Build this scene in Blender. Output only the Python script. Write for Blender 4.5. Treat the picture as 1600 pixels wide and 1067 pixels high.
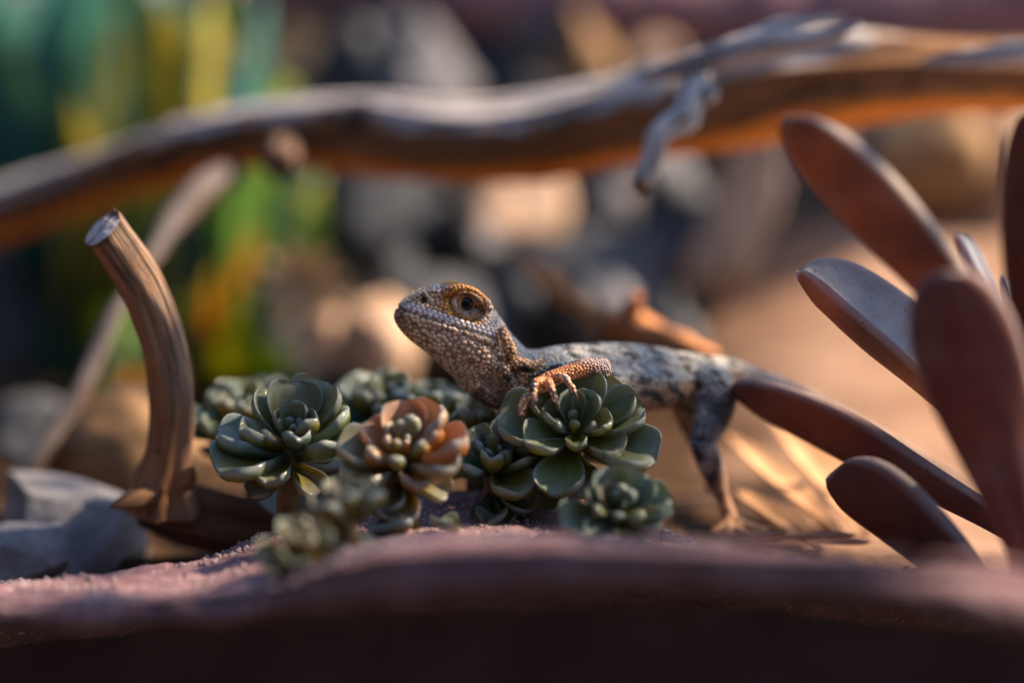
import bpy, bmesh, math, random
import numpy as np
from mathutils import Vector, Matrix, noise, Quaternion
from mathutils.bvhtree import BVHTree

for o in list(bpy.data.objects):
    bpy.data.objects.remove(o)
scene = bpy.context.scene
COL = scene.collection
R = math.radians

# ------------------------------------------------------------------ camera
CAM = Vector((0.0, -0.65, 0.11))
PITCH = R(6.0)
LENS, SENS, W0, H0 = 85.0, 36.0, 1600.0, 1067.0
FPX = LENS / SENS * W0
CF = Vector((0, math.cos(PITCH), -math.sin(PITCH)))
CU = Vector((0, math.sin(PITCH), math.cos(PITCH)))
CR = Vector((1, 0, 0))
cam_d = bpy.data.cameras.new('camera')
cam = bpy.data.objects.new('camera', cam_d)
COL.objects.link(cam)
cam.location = CAM
cam.rotation_euler = (math.pi / 2 - PITCH, 0, 0)
cam_d.lens = LENS
cam_d.sensor_width = SENS
cam_d.clip_start = 0.01
cam_d.clip_end = 500
cam_d.dof.use_dof = True
cam_d.dof.focus_distance = 0.636
cam_d.dof.aperture_fstop = 2.8
cam_d.dof.aperture_blades = 0
scene.camera = cam

# ------------------------------------------------------------------ sky, sun, exposure
SUN_EL, SUN_AZ = R(42), R(80)          # azimuth clockwise from +Y (away from camera) towards +X
wd = bpy.data.worlds.new('World')
scene.world = wd
wd.use_nodes = True
nt = wd.node_tree
sky = nt.nodes.new('ShaderNodeTexSky')
sky.sky_type = 'NISHITA'
sky.sun_disc = False
sky.sun_elevation = SUN_EL
sky.sun_rotation = SUN_AZ
bg = nt.nodes['Background']
bg.inputs['Strength'].default_value = 0.08
nt.links.new(sky.outputs['Color'], bg.inputs['Color'])
sd = bpy.data.lights.new('sun', 'SUN')
sd.energy = 4.4
sd.color = (1.0, 0.73, 0.47)
sd.angle = R(1.5)
sun = bpy.data.objects.new('sun', sd)
COL.objects.link(sun)
sdir = Vector((math.sin(SUN_AZ) * math.cos(SUN_EL), math.cos(SUN_AZ) * math.cos(SUN_EL), math.sin(SUN_EL)))
sun.rotation_euler = (-sdir).to_track_quat('-Z', 'Y').to_euler()
sun.location = (0.6, 0.5, 0.8)
scene.view_settings.view_transform = 'Standard'
scene.view_settings.look = 'None'
scene.view_settings.gamma = 1.0
scene.view_settings.use_curve_mapping = False
scene.view_settings.exposure = 1.85
scene.render.engine = 'CYCLES'
scene.render.resolution_x, scene.render.resolution_y = 1024, 682

# ------------------------------------------------------------------ helpers
def P(px, py, Y):
    """photo pixel -> point on the vertical plane y = Y"""
    d = CF + CR * ((px - W0 / 2) / FPX) + CU * ((H0 / 2 - py) / FPX)
    return CAM + d * ((Y - CAM.y) / d.y)

def S(Y):
    """metres per photo pixel at depth Y"""
    return (Y - CAM.y) / FPX

def tag(o, label=None, cat=None, group=None, kind=None):
    if label: o['label'] = label
    if cat: o['category'] = cat
    if group: o['group'] = group
    if kind: o['kind'] = kind
    return o

def empty(name, loc):
    o = bpy.data.objects.new(name, None)
    o.empty_display_size = 0.01
    o.location = loc
    COL.objects.link(o)
    return o

def adopt(o, parent):
    """parent o keeping its world placement (parents are only translated)"""
    o.parent = parent
    o.matrix_parent_inverse = Matrix.Translation(-parent.location)

def link(name, me, mat, parent=None, M=None, color=None):
    o = bpy.data.objects.new(name, me)
    COL.objects.link(o)
    if mat and not me.materials:
        me.materials.append(mat)
    if M is not None:
        o.matrix_basis = M
    if color: o.color = color
    if parent: adopt(o, parent)
    return o

def mesh(verts, faces, smooth=True, name='m'):
    me = bpy.data.meshes.new(name)
    me.from_pydata([tuple(v) for v in verts], [], faces)
    if smooth:
        me.polygons.foreach_set('use_smooth', [True] * len(me.polygons))
    me.update()
    return me

def fattr(me, name, vals):
    a = me.attributes.new(name, 'FLOAT', 'POINT')
    a.data.foreach_set('value', np.asarray(vals, dtype=np.float32))

def vattr(me, name, vals):
    a = me.attributes.new(name, 'FLOAT_VECTOR', 'POINT')
    a.data.foreach_set('vector', np.asarray(vals, dtype=np.float32).ravel())

def cattr(me, name, vals):
    a = me.attributes.new(name, 'FLOAT_COLOR', 'POINT')
    v = np.asarray(vals, dtype=np.float32)
    if v.shape[1] == 3:
        v = np.hstack([v, np.ones((len(v), 1), np.float32)])
    a.data.foreach_set('color', v.ravel())

def spline(pts, n):
    """Catmull-Rom through rows of any width"""
    p = np.asarray(pts, float)
    p = np.vstack([2 * p[0] - p[1], p, 2 * p[-1] - p[-2]])
    m = len(p) - 3
    out = []
    for i in range(n):
        t = i / (n - 1) * m
        k = min(int(t), m - 1)
        f = t - k
        a, b, c, d = p[k], p[k + 1], p[k + 2], p[k + 3]
        out.append(0.5 * (2 * b + (c - a) * f + (2 * a - 5 * b + 4 * c - d) * f * f + (3 * b - a - 3 * c + d) * f ** 3))
    return np.array(out)

def tube_geo(rows, n=40, seg=14, flat=None, caps=True):
    """rows: x,y,z,r ; returns verts, faces, extra(theta, along)"""
    s = spline(rows, n)
    pos, rad = s[:, :3], np.maximum(s[:, 3], 1e-5)
    tan = np.gradient(pos, axis=0)
    tan /= np.linalg.norm(tan, axis=1)[:, None]
    up = np.array([0, 0, 1.0])
    if abs(tan[0] @ up) > 0.9:
        up = np.array([0, -1.0, 0])
    V, T, A = [], [], []
    side = np.cross(tan[0], up); side /= np.linalg.norm(side)
    al = 0
    for i in range(n):
        side = side - tan[i] * (side @ tan[i]); side /= np.linalg.norm(side)
        b = np.cross(side, tan[i])
        if i: al += np.linalg.norm(pos[i] - pos[i - 1])
        for k in range(seg):
            th = 2 * math.pi * k / seg
            V.append(pos[i] + rad[i] * (math.cos(th) * side + math.sin(th) * b * (flat or 1.0)))
            T.append(th); A.append(al)
    F = []
    for i in range(n - 1):
        for k in range(seg):
            a, b2 = i * seg + k, i * seg + (k + 1) % seg
            F.append((a, a + seg, b2 + seg, b2))
    if caps:
        V.append(pos[0]); T.append(0); A.append(0); c0 = len(V) - 1
        V.append(pos[-1]); T.append(0); A.append(al); c1 = len(V) - 1
        for k in range(seg):
            F.append((c0, k, (k + 1) % seg))
            o = (n - 1) * seg
            F.append((c1, o + (k + 1) % seg, o + k))
    return V, F, np.array(T), np.array(A)

def rowsP(lst):
    """(px,py,Y,rpx) list -> world rows"""
    return [(*P(a, b, c), r * S(c)) for a, b, c, r in lst]

def fbm(p, sc, oct=4, seed=0.0):
    return noise.fractal(Vector((p[0] * sc + seed, p[1] * sc + seed * 1.7, p[2] * sc - seed)), 1.0, 2.0, oct)

# ------------------------------------------------------------------ material helper
class NB:
    def __init__(s, name):
        s.m = bpy.data.materials.new(name); s.m.use_nodes = True
        s.t = s.m.node_tree
        s.b = s.t.nodes['Principled BSDF']
        s.out = s.t.nodes['Material Output']
    def n(s, ty, **kw):
        nd = s.t.nodes.new('ShaderNode' + ty)
        for k, v in kw.items():
            if k.startswith('_'): nd.inputs[k[1:]].default_value = v
            else: setattr(nd, k, v)
        return nd
    def l(s, a, b):
        s.t.links.new(a, b)
    def attr(s, name):
        return s.n('Attribute', attribute_name=name)
    def noise(s, vec, scale, detail=4, rough=0.55):
        nd = s.n('TexNoise'); nd.inputs['Scale'].default_value = scale
        nd.inputs['Detail'].default_value = detail; nd.inputs['Roughness'].default_value = rough
        if vec: s.l(vec, nd.inputs['Vector'])
        return nd.outputs['Fac']
    def vor(s, vec, scale, feature='F1'):
        nd = s.n('TexVoronoi', feature=feature); nd.inputs['Scale'].default_value = scale
        if vec: s.l(vec, nd.inputs['Vector'])
        return nd
    def ramp(s, fac, stops):
        nd = s.n('ValToRGB'); e = nd.color_ramp.elements
        while len(e) < len(stops): e.new(0.5)
        for q, (p, c) in zip(e, stops):
            q.position = p
            q.color = (c, c, c, 1) if isinstance(c, (int, float)) else (*c, 1)
        s.l(fac, nd.inputs['Fac'])
        return nd.outputs['Color']
    def mix(s, fac, a, b, mode='MIX'):
        nd = s.n('Mix', data_type='RGBA', blend_type=mode)
        for sock, v in ((nd.inputs[0], fac), (nd.inputs[6], a), (nd.inputs[7], b)):
            if isinstance(v, (int, float)): sock.default_value = v
            elif isinstance(v, tuple): sock.default_value = (*v, 1) if len(v) == 3 else v
            else: s.l(v, sock)
        return nd.outputs[2]
    def math(s, op, a, b=0.5):
        nd = s.n('Math', operation=op)
        for sock, v in ((nd.inputs[0], a), (nd.inputs[1], b)):
            if isinstance(v, (int, float)): sock.default_value = v
            else: s.l(v, sock)
        return nd.outputs[0]
    def bump(s, h, strength, dist):
        nd = s.n('Bump'); nd.inputs['Strength'].default_value = strength
        nd.inputs['Distance'].default_value = dist
        s.l(h, nd.inputs['Height']); s.l(nd.outputs['Normal'], s.b.inputs['Normal'])
    def set(s, **kw):
        names = dict(color='Base Color', rough='Roughness', spec='Specular IOR Level', sss='Subsurface Weight',
                     coat='Coat Weight', coatr='Coat Roughness', sheen='Sheen Weight')
        for k, v in kw.items():
            sk = s.b.inputs[names[k]]
            if isinstance(v, tuple): sk.default_value = (*v, 1)
            elif isinstance(v, (int, float)): sk.default_value = v
            else: s.l(v, sk)
    def translucent(s, color, fac):
        tr = s.n('BsdfTranslucent')
        if isinstance(color, tuple): tr.inputs['Color'].default_value = (*color, 1)
        else: s.l(color, tr.inputs['Color'])
        mx = s.n('MixShader'); mx.inputs[0].default_value = fac
        s.l(s.b.outputs[0], mx.inputs[1]); s.l(tr.outputs[0], mx.inputs[2])
        s.l(mx.outputs[0], s.out.inputs['Surface'])

def objco(b):
    return b.n('TexCoord').outputs['Object']

def rock_mat(name, c1, c2, c3, scale=60, rough=0.85, bd=0.0012, speck=None):
    b = NB(name); co = objco(b)
    f1 = b.noise(co, scale, 6, 0.6)
    f2 = b.noise(co, scale * 5, 4, 0.6)
    c = b.ramp(f1, [(0.32, c1), (0.5, c2), (0.68, c3)])
    c = b.mix(b.ramp(f2, [(0.35, 0.0), (0.7, 0.5)]), c, tuple(x * 0.45 for x in c2))
    if speck:
        v = b.vor(co, 1400)
        c = b.mix(b.ramp(b.math('ADD', v.outputs['Color'], 0.0), [(0.82, 0.0), (0.9, 0.75)]), c, speck)
    b.set(color=c, rough=rough, spec=0.3)
    h = b.math('ADD', f1, b.math('MULTIPLY', f2, 0.5))
    b.bump(h, 0.9, bd)
    return b.m

M = {}
M['pink_rock'] = rock_mat('pink_rock', (0.11, 0.062, 0.078), (0.185, 0.105, 0.13), (0.27, 0.17, 0.205), 55, 0.8, 0.0012, (0.55, 0.46, 0.5))
M['mauve_rock'] = rock_mat('mauve_rock', (0.13, 0.075, 0.10), (0.21, 0.125, 0.16), (0.26, 0.16, 0.19), 30)
M['slate'] = rock_mat('slate', (0.02, 0.026, 0.036), (0.055, 0.066, 0.085), (0.13, 0.145, 0.175), 26)
M['grey_rock'] = rock_mat('grey_rock', (0.07, 0.075, 0.09), (0.16, 0.17, 0.205), (0.27, 0.275, 0.32), 45)
M['tan_rock'] = rock_mat('tan_rock', (0.30, 0.19, 0.12), (0.46, 0.32, 0.23), (0.55, 0.42, 0.34), 30)
M['brown_rock'] = rock_mat('brown_rock', (0.10, 0.06, 0.035), (0.19, 0.115, 0.06), (0.28, 0.18, 0.10), 30)
M['grit'] = rock_mat('grit', (0.10, 0.06, 0.07), (0.26, 0.19, 0.22), (0.52, 0.47, 0.52), 700, 0.4, 0.0002)
M['grain'] = rock_mat('grain', (0.55, 0.2, 0.05), (0.75, 0.32, 0.08), (0.8, 0.45, 0.2), 700, 0.3, 0.0002)

def sand_mat():
    b = NB('sandy_soil'); co = objco(b)
    f1 = b.noise(co, 14, 5); f2 = b.noise(co, 260, 4, 0.7)
    c = b.ramp(f1, [(0.3, (0.20, 0.12, 0.08)), (0.55, (0.33, 0.22, 0.165)), (0.75, (0.42, 0.295, 0.235))])
    c = b.mix(b.ramp(f2, [(0.4, 0.0), (0.75, 0.6)]), c, (0.14, 0.08, 0.045))
    c = b.mix(b.attr('soil_shade').outputs['Fac'], c, b.ramp(f2, [(.35, (.022, .012, .006)), (.7, (.075, .04, .02))]))  # dark soil tone, also standing in for shade
    b.set(color=c, rough=0.95, spec=0.15)
    b.bump(f2, 0.8, 0.002)
    return b.m
M['sand'] = sand_mat()

def earth_mat():
    b = NB('dark_earth'); co = objco(b)
    c = b.ramp(b.noise(co, 9, 6), [(0.3, (0.016, 0.013, 0.009)), (0.7, (0.04, 0.031, 0.022))])
    b.set(color=c, rough=0.95); b.bump(b.noise(co, 60, 5), 0.7, 0.01)
    return b.m
M['earth'] = earth_mat()

def wood_mat(name, under, under2, top, top2, rough=0.7, sc=1.0, ck=.85):
    """greyed wood and painted sky light where 'wx' is high, bare wood where low; grain along the limb"""
    b = NB(name)
    tc = b.attr('tc').outputs['Vector']
    g1 = b.noise(tc, 190 * sc, 5, 0.65); g2 = b.noise(tc, 700 * sc, 3, 0.6)
    blot = b.noise(objco(b), 45 * sc, 4, 0.6)
    wx = b.attr('wx').outputs['Fac']
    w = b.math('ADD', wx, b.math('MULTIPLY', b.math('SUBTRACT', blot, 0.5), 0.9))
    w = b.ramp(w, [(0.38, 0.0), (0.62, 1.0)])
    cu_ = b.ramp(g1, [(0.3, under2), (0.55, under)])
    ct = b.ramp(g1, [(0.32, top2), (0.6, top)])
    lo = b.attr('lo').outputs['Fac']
    cu_ = b.mix(b.ramp(b.math('ADD', lo, b.math('MULTIPLY', b.math('SUBTRACT', blot, .5), .5)), [(.45, 0.0), (.85, 1.0)]), cu_, b.ramp(g1, [(.3, (.6, .2, .025)), (.55, (.85, .34, .05))]))  # orange bounce light painted on downward faces
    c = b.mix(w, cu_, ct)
    c = b.mix(b.ramp(g2, [(0.28, 0.7), (0.42, 0.0)]), c, (0.03, 0.02, 0.015))
    crk = b.noise(tc, 60 * sc, 3, 0.5)
    crack = b.ramp(b.math('ABSOLUTE', b.math('SUBTRACT', crk, 0.5)), [(0.0, 1.0), (0.022, 0.0)])
    c = b.mix(b.math('MULTIPLY', b.math('MULTIPLY', crack, b.ramp(blot, [(.45, 0.0), (.55, 1.0)])), ck), c, (0.015, 0.01, 0.008))
    c = b.mix(b.ramp(blot, [(0.33, 0.9), (0.39, 0.0)]), c, (0.02, 0.013, 0.010))
    b.set(color=c, rough=rough, spec=0.3)
    b.bump(b.math('SUBTRACT', b.math('ADD', g1, b.math('MULTIPLY', g2, 0.5)), b.math('MULTIPLY', crack, 0.9)), 1.0, 0.0013)
    return b.m
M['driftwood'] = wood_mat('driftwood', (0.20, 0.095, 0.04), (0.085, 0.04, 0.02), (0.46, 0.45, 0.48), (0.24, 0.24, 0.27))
M['stick'] = wood_mat('stick', (0.30, 0.155, 0.08), (0.15, 0.075, 0.04), (0.30, 0.20, 0.145), (0.15, 0.105, 0.08), sc=1.3, ck=.5)
M['root'] = wood_mat('root', (0.12, 0.06, 0.03), (0.05, 0.025, 0.014), (0.14, 0.09, 0.06), (0.06, 0.04, 0.03))
M['bark'] = wood_mat('bark', (0.55, 0.25, 0.11), (0.22, 0.10, 0.05), (0.5, 0.36, 0.26), (0.25, 0.16, 0.12))
M['twig'] = wood_mat('twig', (0.15, 0.085, 0.055), (0.07, 0.04, 0.03), (0.12, 0.105, 0.115), (0.06, 0.055, 0.06))

def succ_mat():
    b = NB('succulent_leaf'); co = objco(b)
    oi = b.n('ObjectInfo')
    edge = b.attr('edge').outputs['Fac']
    top = b.attr('top').outputs['Fac']
    n1 = b.noise(co, 420, 4, 0.6); n2 = b.noise(co, 1800, 3, 0.7)
    base = b.mix(b.ramp(n1, [(0.4, 0.0), (0.75, 0.4)]), oi.outputs['Color'], (0.05, 0.055, 0.02))
    ln = b.attr('len').outputs['Fac']
    patch = b.noise(b.n('TexCoord').outputs['Generated'], 2.6, 3, 0.6)
    bloom = b.math('ADD', b.math('MULTIPLY', b.math('POWER', edge, 5.0), 0.45), b.math('MULTIPLY', b.math('POWER', ln, 1.6), b.math('ADD', 0.10, b.math('MULTIPLY', top, 0.42))))
    bloom = b.math('MULTIPLY', bloom, b.math('MULTIPLY', patch, b.math('ADD', 1.1, n1)))
    c = b.mix(b.ramp(bloom, [(0.10, 0.0), (0.62, 0.85)]), base, (0.36, 0.48, 0.54))
    c = b.mix(b.ramp(n2, [(0.66, 0.0), (0.74, 0.5)]), c, (0.55, 0.56, 0.55))
    dk = b.ramp(b.noise(co, 900, 2), [(0.70, 0.0), (0.76, 0.7)])
    c = b.mix(dk, c, (0.03, 0.025, 0.02))
    b.set(color=c, rough=b.ramp(n1, [(0.3, 0.22), (0.7, 0.40)]), spec=0.7, coat=0.6, coatr=0.18)
    b.bump(b.math('ADD', n1, b.math('MULTIPLY', n2, 0.5)), 0.5, 0.0005)
    b.translucent(b.mix(0.35, oi.outputs['Color'], (0.55, 0.45, 0.02)), 0.38)
    return b.m
M['succulent'] = succ_mat()

def paddle_mat():
    b = NB('paddle_leaf'); co = objco(b)
    edge = b.attr('edge').outputs['Fac']; top = b.attr('top').outputs['Fac']
    n1 = b.noise(co, 130, 5, 0.6); n2 = b.noise(co, 900, 3, 0.6)
    und = b.ramp(n1, [(0.3, (0.12, 0.048, 0.04)), (0.7, (0.21, 0.085, 0.066))])
    tp = b.ramp(n1, [(0.3, (0.15, 0.16, 0.19)), (0.65, (0.27, 0.285, 0.33))])
    c = b.mix(top, und, tp)
    c = b.mix(b.ramp(edge, [(0.75, 0.0), (0.97, 0.8)]), c, (0.42, 0.36, 0.37))
    c = b.mix(b.ramp(n2, [(0.64, 0.0), (0.72, 0.7)]), c, (0.05, 0.035, 0.035))
    c = b.mix(b.ramp(b.noise(co, 45, 5, 0.7), [(0.52, 0.0), (0.68, 0.55)]), c, (0.24, 0.20, 0.21))
    c = b.mix(b.ramp(b.vor(co, 210).outputs['Distance'], [(0.05, 0.8), (0.12, 0.0)]), c, (0.04, 0.025, 0.02))
    oi = b.n('ObjectInfo')
    c = b.mix(1.0, c, oi.outputs['Color'], 'MULTIPLY')
    b.set(color=c, rough=0.66, spec=0.3)
    b.bump(b.math('ADD', n1, n2), 0.35, 0.0005)
    b.translucent(b.mix(1.0, (0.52, 0.24, 0.14), oi.outputs['Color'], 'MULTIPLY'), 0.24)
    return b.m
M['paddle'] = paddle_mat()

def strap_mat():
    b = NB('strap_leaf'); co = objco(b); oi = b.n('ObjectInfo')
    c = b.mix(b.ramp(b.noise(co, 60, 3), [(0.35, 0.0), (0.7, 0.5)]), oi.outputs['Color'], (0.02, 0.05, 0.03))
    b.set(color=c, rough=0.38, spec=0.5)
    b.translucent(b.mix(0.25, oi.outputs['Color'], (0.6, 0.5, 0.02)), 0.5)
    return b.m
M['strap'] = strap_mat()

def dry_mat():
    b = NB('dry_leaf'); co = objco(b); oi = b.n('ObjectInfo')
    c = b.mix(b.ramp(b.noise(co, 120, 5), [(0.3, 0.0), (0.75, 0.7)]), oi.outputs['Color'], (0.12, 0.06, 0.03))
    b.set(color=c, rough=0.75, spec=0.25); b.bump(b.noise(co, 300, 4), 0.6, 0.0008)
    b.translucent(oi.outputs['Color'], 0.3)
    return b.m
M['dry'] = dry_mat()

def stem_mat():
    b = NB('stem'); co = objco(b)
    c = b.ramp(b.noise(co, 300, 4), [(0.3, (0.09, 0.06, 0.03)), (0.7, (0.22, 0.15, 0.07))])
    b.set(color=c, rough=0.7); b.bump(b.noise(co, 700, 3), 0.6, 0.0005)
    return b.m
M['stem'] = stem_mat()

# ------------------------------------------------------------------ ground and ledge
def smooth(a, b, x):
    t = min(1, max(0, (x - a) / (b - a)))
    return t * t * (3 - 2 * t)

gm = mesh([(-120, -120, -0.32), (120, -120, -0.32), (120, 120, -0.32), (-120, 120, -0.32)], [(0, 1, 2, 3)])
g = link('ground', gm, M['earth']); tag(g, 'dark bare earth around the raised rock bed', kind='structure')

def bed_z(x, y):
    z = -0.025 + 0.004 * fbm((x, y, 0), 18, 3, 2.0)
    z += 0.095 * smooth(0.10, 0.62, y) * smooth(0.02, 0.16, x)       # sand climbs at the back right
    z += 0.02 * smooth(0.25, 0.6, y)
    z += 0.0025 * fbm((x, y, 0), 110, 3, 9.0)
    return z
def make_bed():
    xs = np.concatenate([np.linspace(-1.1, -0.4, 8)[:-1], np.linspace(-0.4, 0.5, 130), np.linspace(0.5, 1.1, 8)[1:]])
    ys = np.concatenate([np.linspace(0.03, 0.6, 115), np.linspace(0.6, 1.3, 10)[1:]])
    V, F = [], []
    nx, ny = len(xs), len(ys)
    for j, y in enumerate(ys):
        for i, x in enumerate(xs):
            e = i in (0, nx - 1) or j in (0, ny - 1)
            V.append((x, y, (-0.33 if j else -0.034) if e else bed_z(x, y)))
    for j in range(ny - 1):
        for i in range(nx - 1):
            a = j * nx + i
            F.append((a, a + 1, a + nx + 1, a + nx))
    o = link('sandy_soil', mesh(V, F), M['sand'])
    tag(o, 'warm sandy soil sloping up behind the lizard', kind='structure')
    return o
bed = make_bed()
shade_vals = [max(0, min(1, .5 + 22 * (.088 - .5 * max(0, v.co.y - .35) - v.co.x) + .6 * fbm(v.co, 30, 3, 8))) * (1 - smooth(.45, .7, v.co.y) * .5) for v in bed.data.vertices]  # darker soil that also paints in the shade below the lizard
fattr(bed.data, 'soil_shade', shade_vals)

LIP = [(-700, 930, 985, -.085), (-200, 925, 978, -.085), (0, 930, 980, -.085), (200, 938, 988, -.088), (400, 926, 975, -.095), (480, 896, 965, -.11),
       (560, 862, 955, -.135), (700, 845, 942, -.16), (850, 845, 928, -.165), (950, 850, 912, -.175), (1100, 855, 912, -.175),
       (1300, 858, 932, -.175), (1450, 866, 958, -.175), (1600, 880, 1000, -.165), (1800, 900, 1060, -.16), (2600, 930, 1100, -.16)]
RIDGE = [(-700, 915, -.06), (-200, 917, -.06), (0, 915, -.06), (200, 893, -.045), (330, 868, -.03), (450, 834, -.02), (600, 818, -.02), (765, 812, -.025),
         (1000, 836, -.03), (1150, 862, -.03), (1300, 882, -.03), (1600, 900, -.03), (2000, 880, -.03), (2800, 900, -.03)]
def make_ledge():
    lip = []
    for px, t, bt, Y in LIP:
        r = (bt - t) / 2 * S(Y)
        c = P(px, (t + bt) / 2, Y)
        lip.append((c.x, c.y, c.z, r))
    lip = np.array(lip)
    rid = np.array([tuple(P(*q)) for q in RIDGE])
    xs = np.linspace(-0.36, 0.42, 260)
    li = [np.interp(xs, lip[:, 0], lip[:, k]) for k in range(4)]
    ri = [np.interp(xs, rid[:, 0], rid[:, k]) for k in range(3)]
    k = np.hanning(17); k /= k.sum()
    sm = lambda a: np.convolve(np.pad(a, 8, mode='edge'), k, 'valid')
    li = [sm(a) for a in li]; ri = [sm(a) for a in ri]
    V, F = [], []
    prof_n = None
    for i, x in enumerate(xs):
        cy, cz, r = li[1][i], li[2][i], li[3][i]
        ry, rz = ri[1][i], ri[2][i]
        md = math.exp(-((x + .012) / .066) ** 4)
        pts = [(0.13, -0.037), (0.085, -0.036), (0.055, -0.030), (ry + 0.030 + .018 * md, rz - 0.022 + .022 * md), (ry + 0.012, rz - 0.006 + .008 * md), (ry, rz), (ry - 0.02, rz - 0.0005 + 0.1 * (cz + r - rz))]
        f = 0.55
        pts.append((ry * (1 - f) + cy * f, rz * (1 - f) + (cz + r) * f - 0.001))
        for a in (100, 125, 150, 180, 205, 235, 262):
            pts.append((cy + 1.5 * r * math.cos(R(a)), cz + r * math.sin(R(a))))
        yA, zA = cy + .05, cz - r - .0005
        pts += [(cy + 0.02, cz - r), (yA, zA), (yA * .5 + .015, min(zA - .003, zA * .5 - .0185)), (0.03, -0.0385), (0.10, -0.043), (0.36, -0.05), (0.52, -0.10), (0.56, -0.2), (0.55, -0.28), (0.53, -0.34)]
        s = spline(pts, 110)
        prof_n = len(s)
        for y, z in s:
            V.append([x, y, z])
    for i in range(len(xs) - 1):
        for j in range(prof_n - 1):
            a = i * prof_n + j
            F.append((a, a + prof_n, a + prof_n + 1, a + 1))
    me = mesh(V, F)
    nr = [v.normal.copy() for v in me.vertices]
    for v, nn in zip(me.vertices, nr):
        p = v.co
        v.co = p + nn * (0.0016 * fbm(p, 55, 3, 4) + 0.0006 * fbm(p, 300, 3, 1) + 0.00035 * fbm(p, 1100, 2, 6))
    me.update()
    o = link('rock_ledge', me, M['pink_rock'])
    tag(o, 'mauve pink grainy rock ledge overhanging a black hollow in front of the succulents', 'rock')
    return o
ledge = make_ledge()
bpy.context.view_layer.update()
dg = bpy.context.evaluated_depsgraph_get()
bvh_ledge = BVHTree.FromObject(ledge, dg)
bvh_bed = BVHTree.FromObject(bed, dg)

def drop(x, y, zfrom=0.3):
    zs = []
    for b in (bvh_ledge, bvh_bed):
        h = b.ray_cast(Vector((x, y, zfrom)), Vector((0, 0, -1)))
        if h[0]: zs.append(h[0].z)
    return max(zs) if zs else -0.32

rng = random.Random(7)

# grit lying on the ledge (uncountable): one child of the ledge
def grains(name, pts, rmin, rmax, mat, parent, kind, seed=1):
    rg = random.Random(seed)
    bm0 = bmesh.new(); bmesh.ops.create_icosphere(bm0, subdivisions=1, radius=1.0)
    bv = [v.co.copy() for v in bm0.verts]; bf = [[v.index for v in f.verts] for f in bm0.faces]
    bm0.free()
    V, F = [], []
    for p in pts:
        q = Quaternion((rg.gauss(0, 1), rg.gauss(0, 1), rg.gauss(0, 1), rg.gauss(0, 1))).normalized()
        r = rmin + (rmax - rmin) * rg.random() ** 2.5
        sc = Vector((r * rg.uniform(.7, 1.3), r * rg.uniform(.7, 1.3), r * rg.uniform(.5, 1)))
        o = len(V)
        for v in bv:
            j = rg.uniform(.8, 1.15)
            w = q @ Vector((v.x * sc.x * j, v.y * sc.y * j, v.z * sc.z * j))
            V.append((p[0] + w.x, p[1] + w.y, p[2] + w.z))
        F += [[i + o for i in f] for f in bf]
    o = link(name, mesh(V, F, smooth=False), mat, parent)
    if kind: tag(o, kind=kind)
    return o
gp = []
for _ in range(16000):
    x, y = -0.17 + .32 * rng.random() ** 1.5, rng.uniform(-0.14, 0.01)
    if fbm((x, y, 0), 40, 3, 5) < -0.15: continue
    h = bvh_ledge.ray_cast(Vector((x, y, .2)), Vector((0, 0, -1)))
    if h[0] and abs(h[1].z) > 0.55 and h[0].z > -.035:
        gp.append(h[0])
grains('grit', gp, 0.00022, 0.0011, M['grit'], ledge, 'stuff', 3)

# a few amber grains that catch the light
for k, (px, py, r) in enumerate([(603, 822, 8), (612, 806, 6), (598, 812, 5), (566, 806, 6), (552, 802, 5), (618, 800, 5)]):
    Y = -0.035
    p = P(px, py, Y); z = drop(p.x, p.y)
    p.z = max(z + 0.0006, p.z - 0.002) if p.z - z < .006 else z + 0.0006
    bm = bmesh.new(); bmesh.ops.create_icosphere(bm, subdivisions=2, radius=r * S(Y) * .7)
    for v in bm.verts: v.co *= 1 + 0.3 * noise.noise(v.co * 900 + Vector((k, 0, 0)))
    me = bpy.data.meshes.new('g'); bm.to_mesh(me); bm.free()
    o = link('pebble', me, M['grain'], None, Matrix.Translation((p.x, p.y, z + r * S(Y) * .4)))
    tag(o, 'tiny amber grain among the orange tinted succulent leaves at the rock edge', 'pebble', 'amber grains on the rock edge')

# ------------------------------------------------------------------ stones
def stone_mesh(sx, sy, sz, seed, cuts=6, rough=0.12, sub=4, dmin=.55, dmax=.85):
    bm = bmesh.new(); bmesh.ops.create_icosphere(bm, subdivisions=sub, radius=1.0)
    rg = random.Random(seed)
    planes = []
    for _ in range(cuts):
        n = Vector((rg.gauss(0, 1), rg.gauss(0, 1), rg.gauss(0, 1))).normalized()
        planes.append((n, rg.uniform(dmin, dmax)))
    for v in bm.verts:
        for n, d in planes:
            k = v.co.dot(n) - d
            if k > 0: v.co -= n * k * 0.92
        v.co *= 1 + rough * fbm(v.co, 1.6, 4, seed * 3.1) + rough * .25 * fbm(v.co, 7, 3, seed)
        v.co = Vector((v.co.x * sx, v.co.y * sy, v.co.z * sz))
    me = bpy.data.meshes.new('stone'); bm.to_mesh(me); bm.free()
    me.polygons.foreach_set('use_smooth', [True] * len(me.polygons))
    return me

def stone(name, px, py, Y, wpx, hpx, mat, seed, label, group=None, dep=None, rot=(0, 0, 0), cuts=6, cat='stone', sink=True, rough=.12):
    """centre pixel at depth Y; extent in photo pixels"""
    c = P(px, py, Y); s = S(Y)
    me = stone_mesh(wpx * s / 2, (dep or (wpx + hpx) / 2 * s * .5), hpx * s / 2, seed, cuts, rough)
    o = link(name, me, M[mat], None, Matrix.Translation(c) @ Matrix.Rotation(rot[2], 4, 'Z') @ Matrix.Rotation(rot[1], 4, 'Y') @ Matrix.Rotation(rot[0], 4, 'X'))
    tag(o, label, cat, group)
    return o

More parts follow.
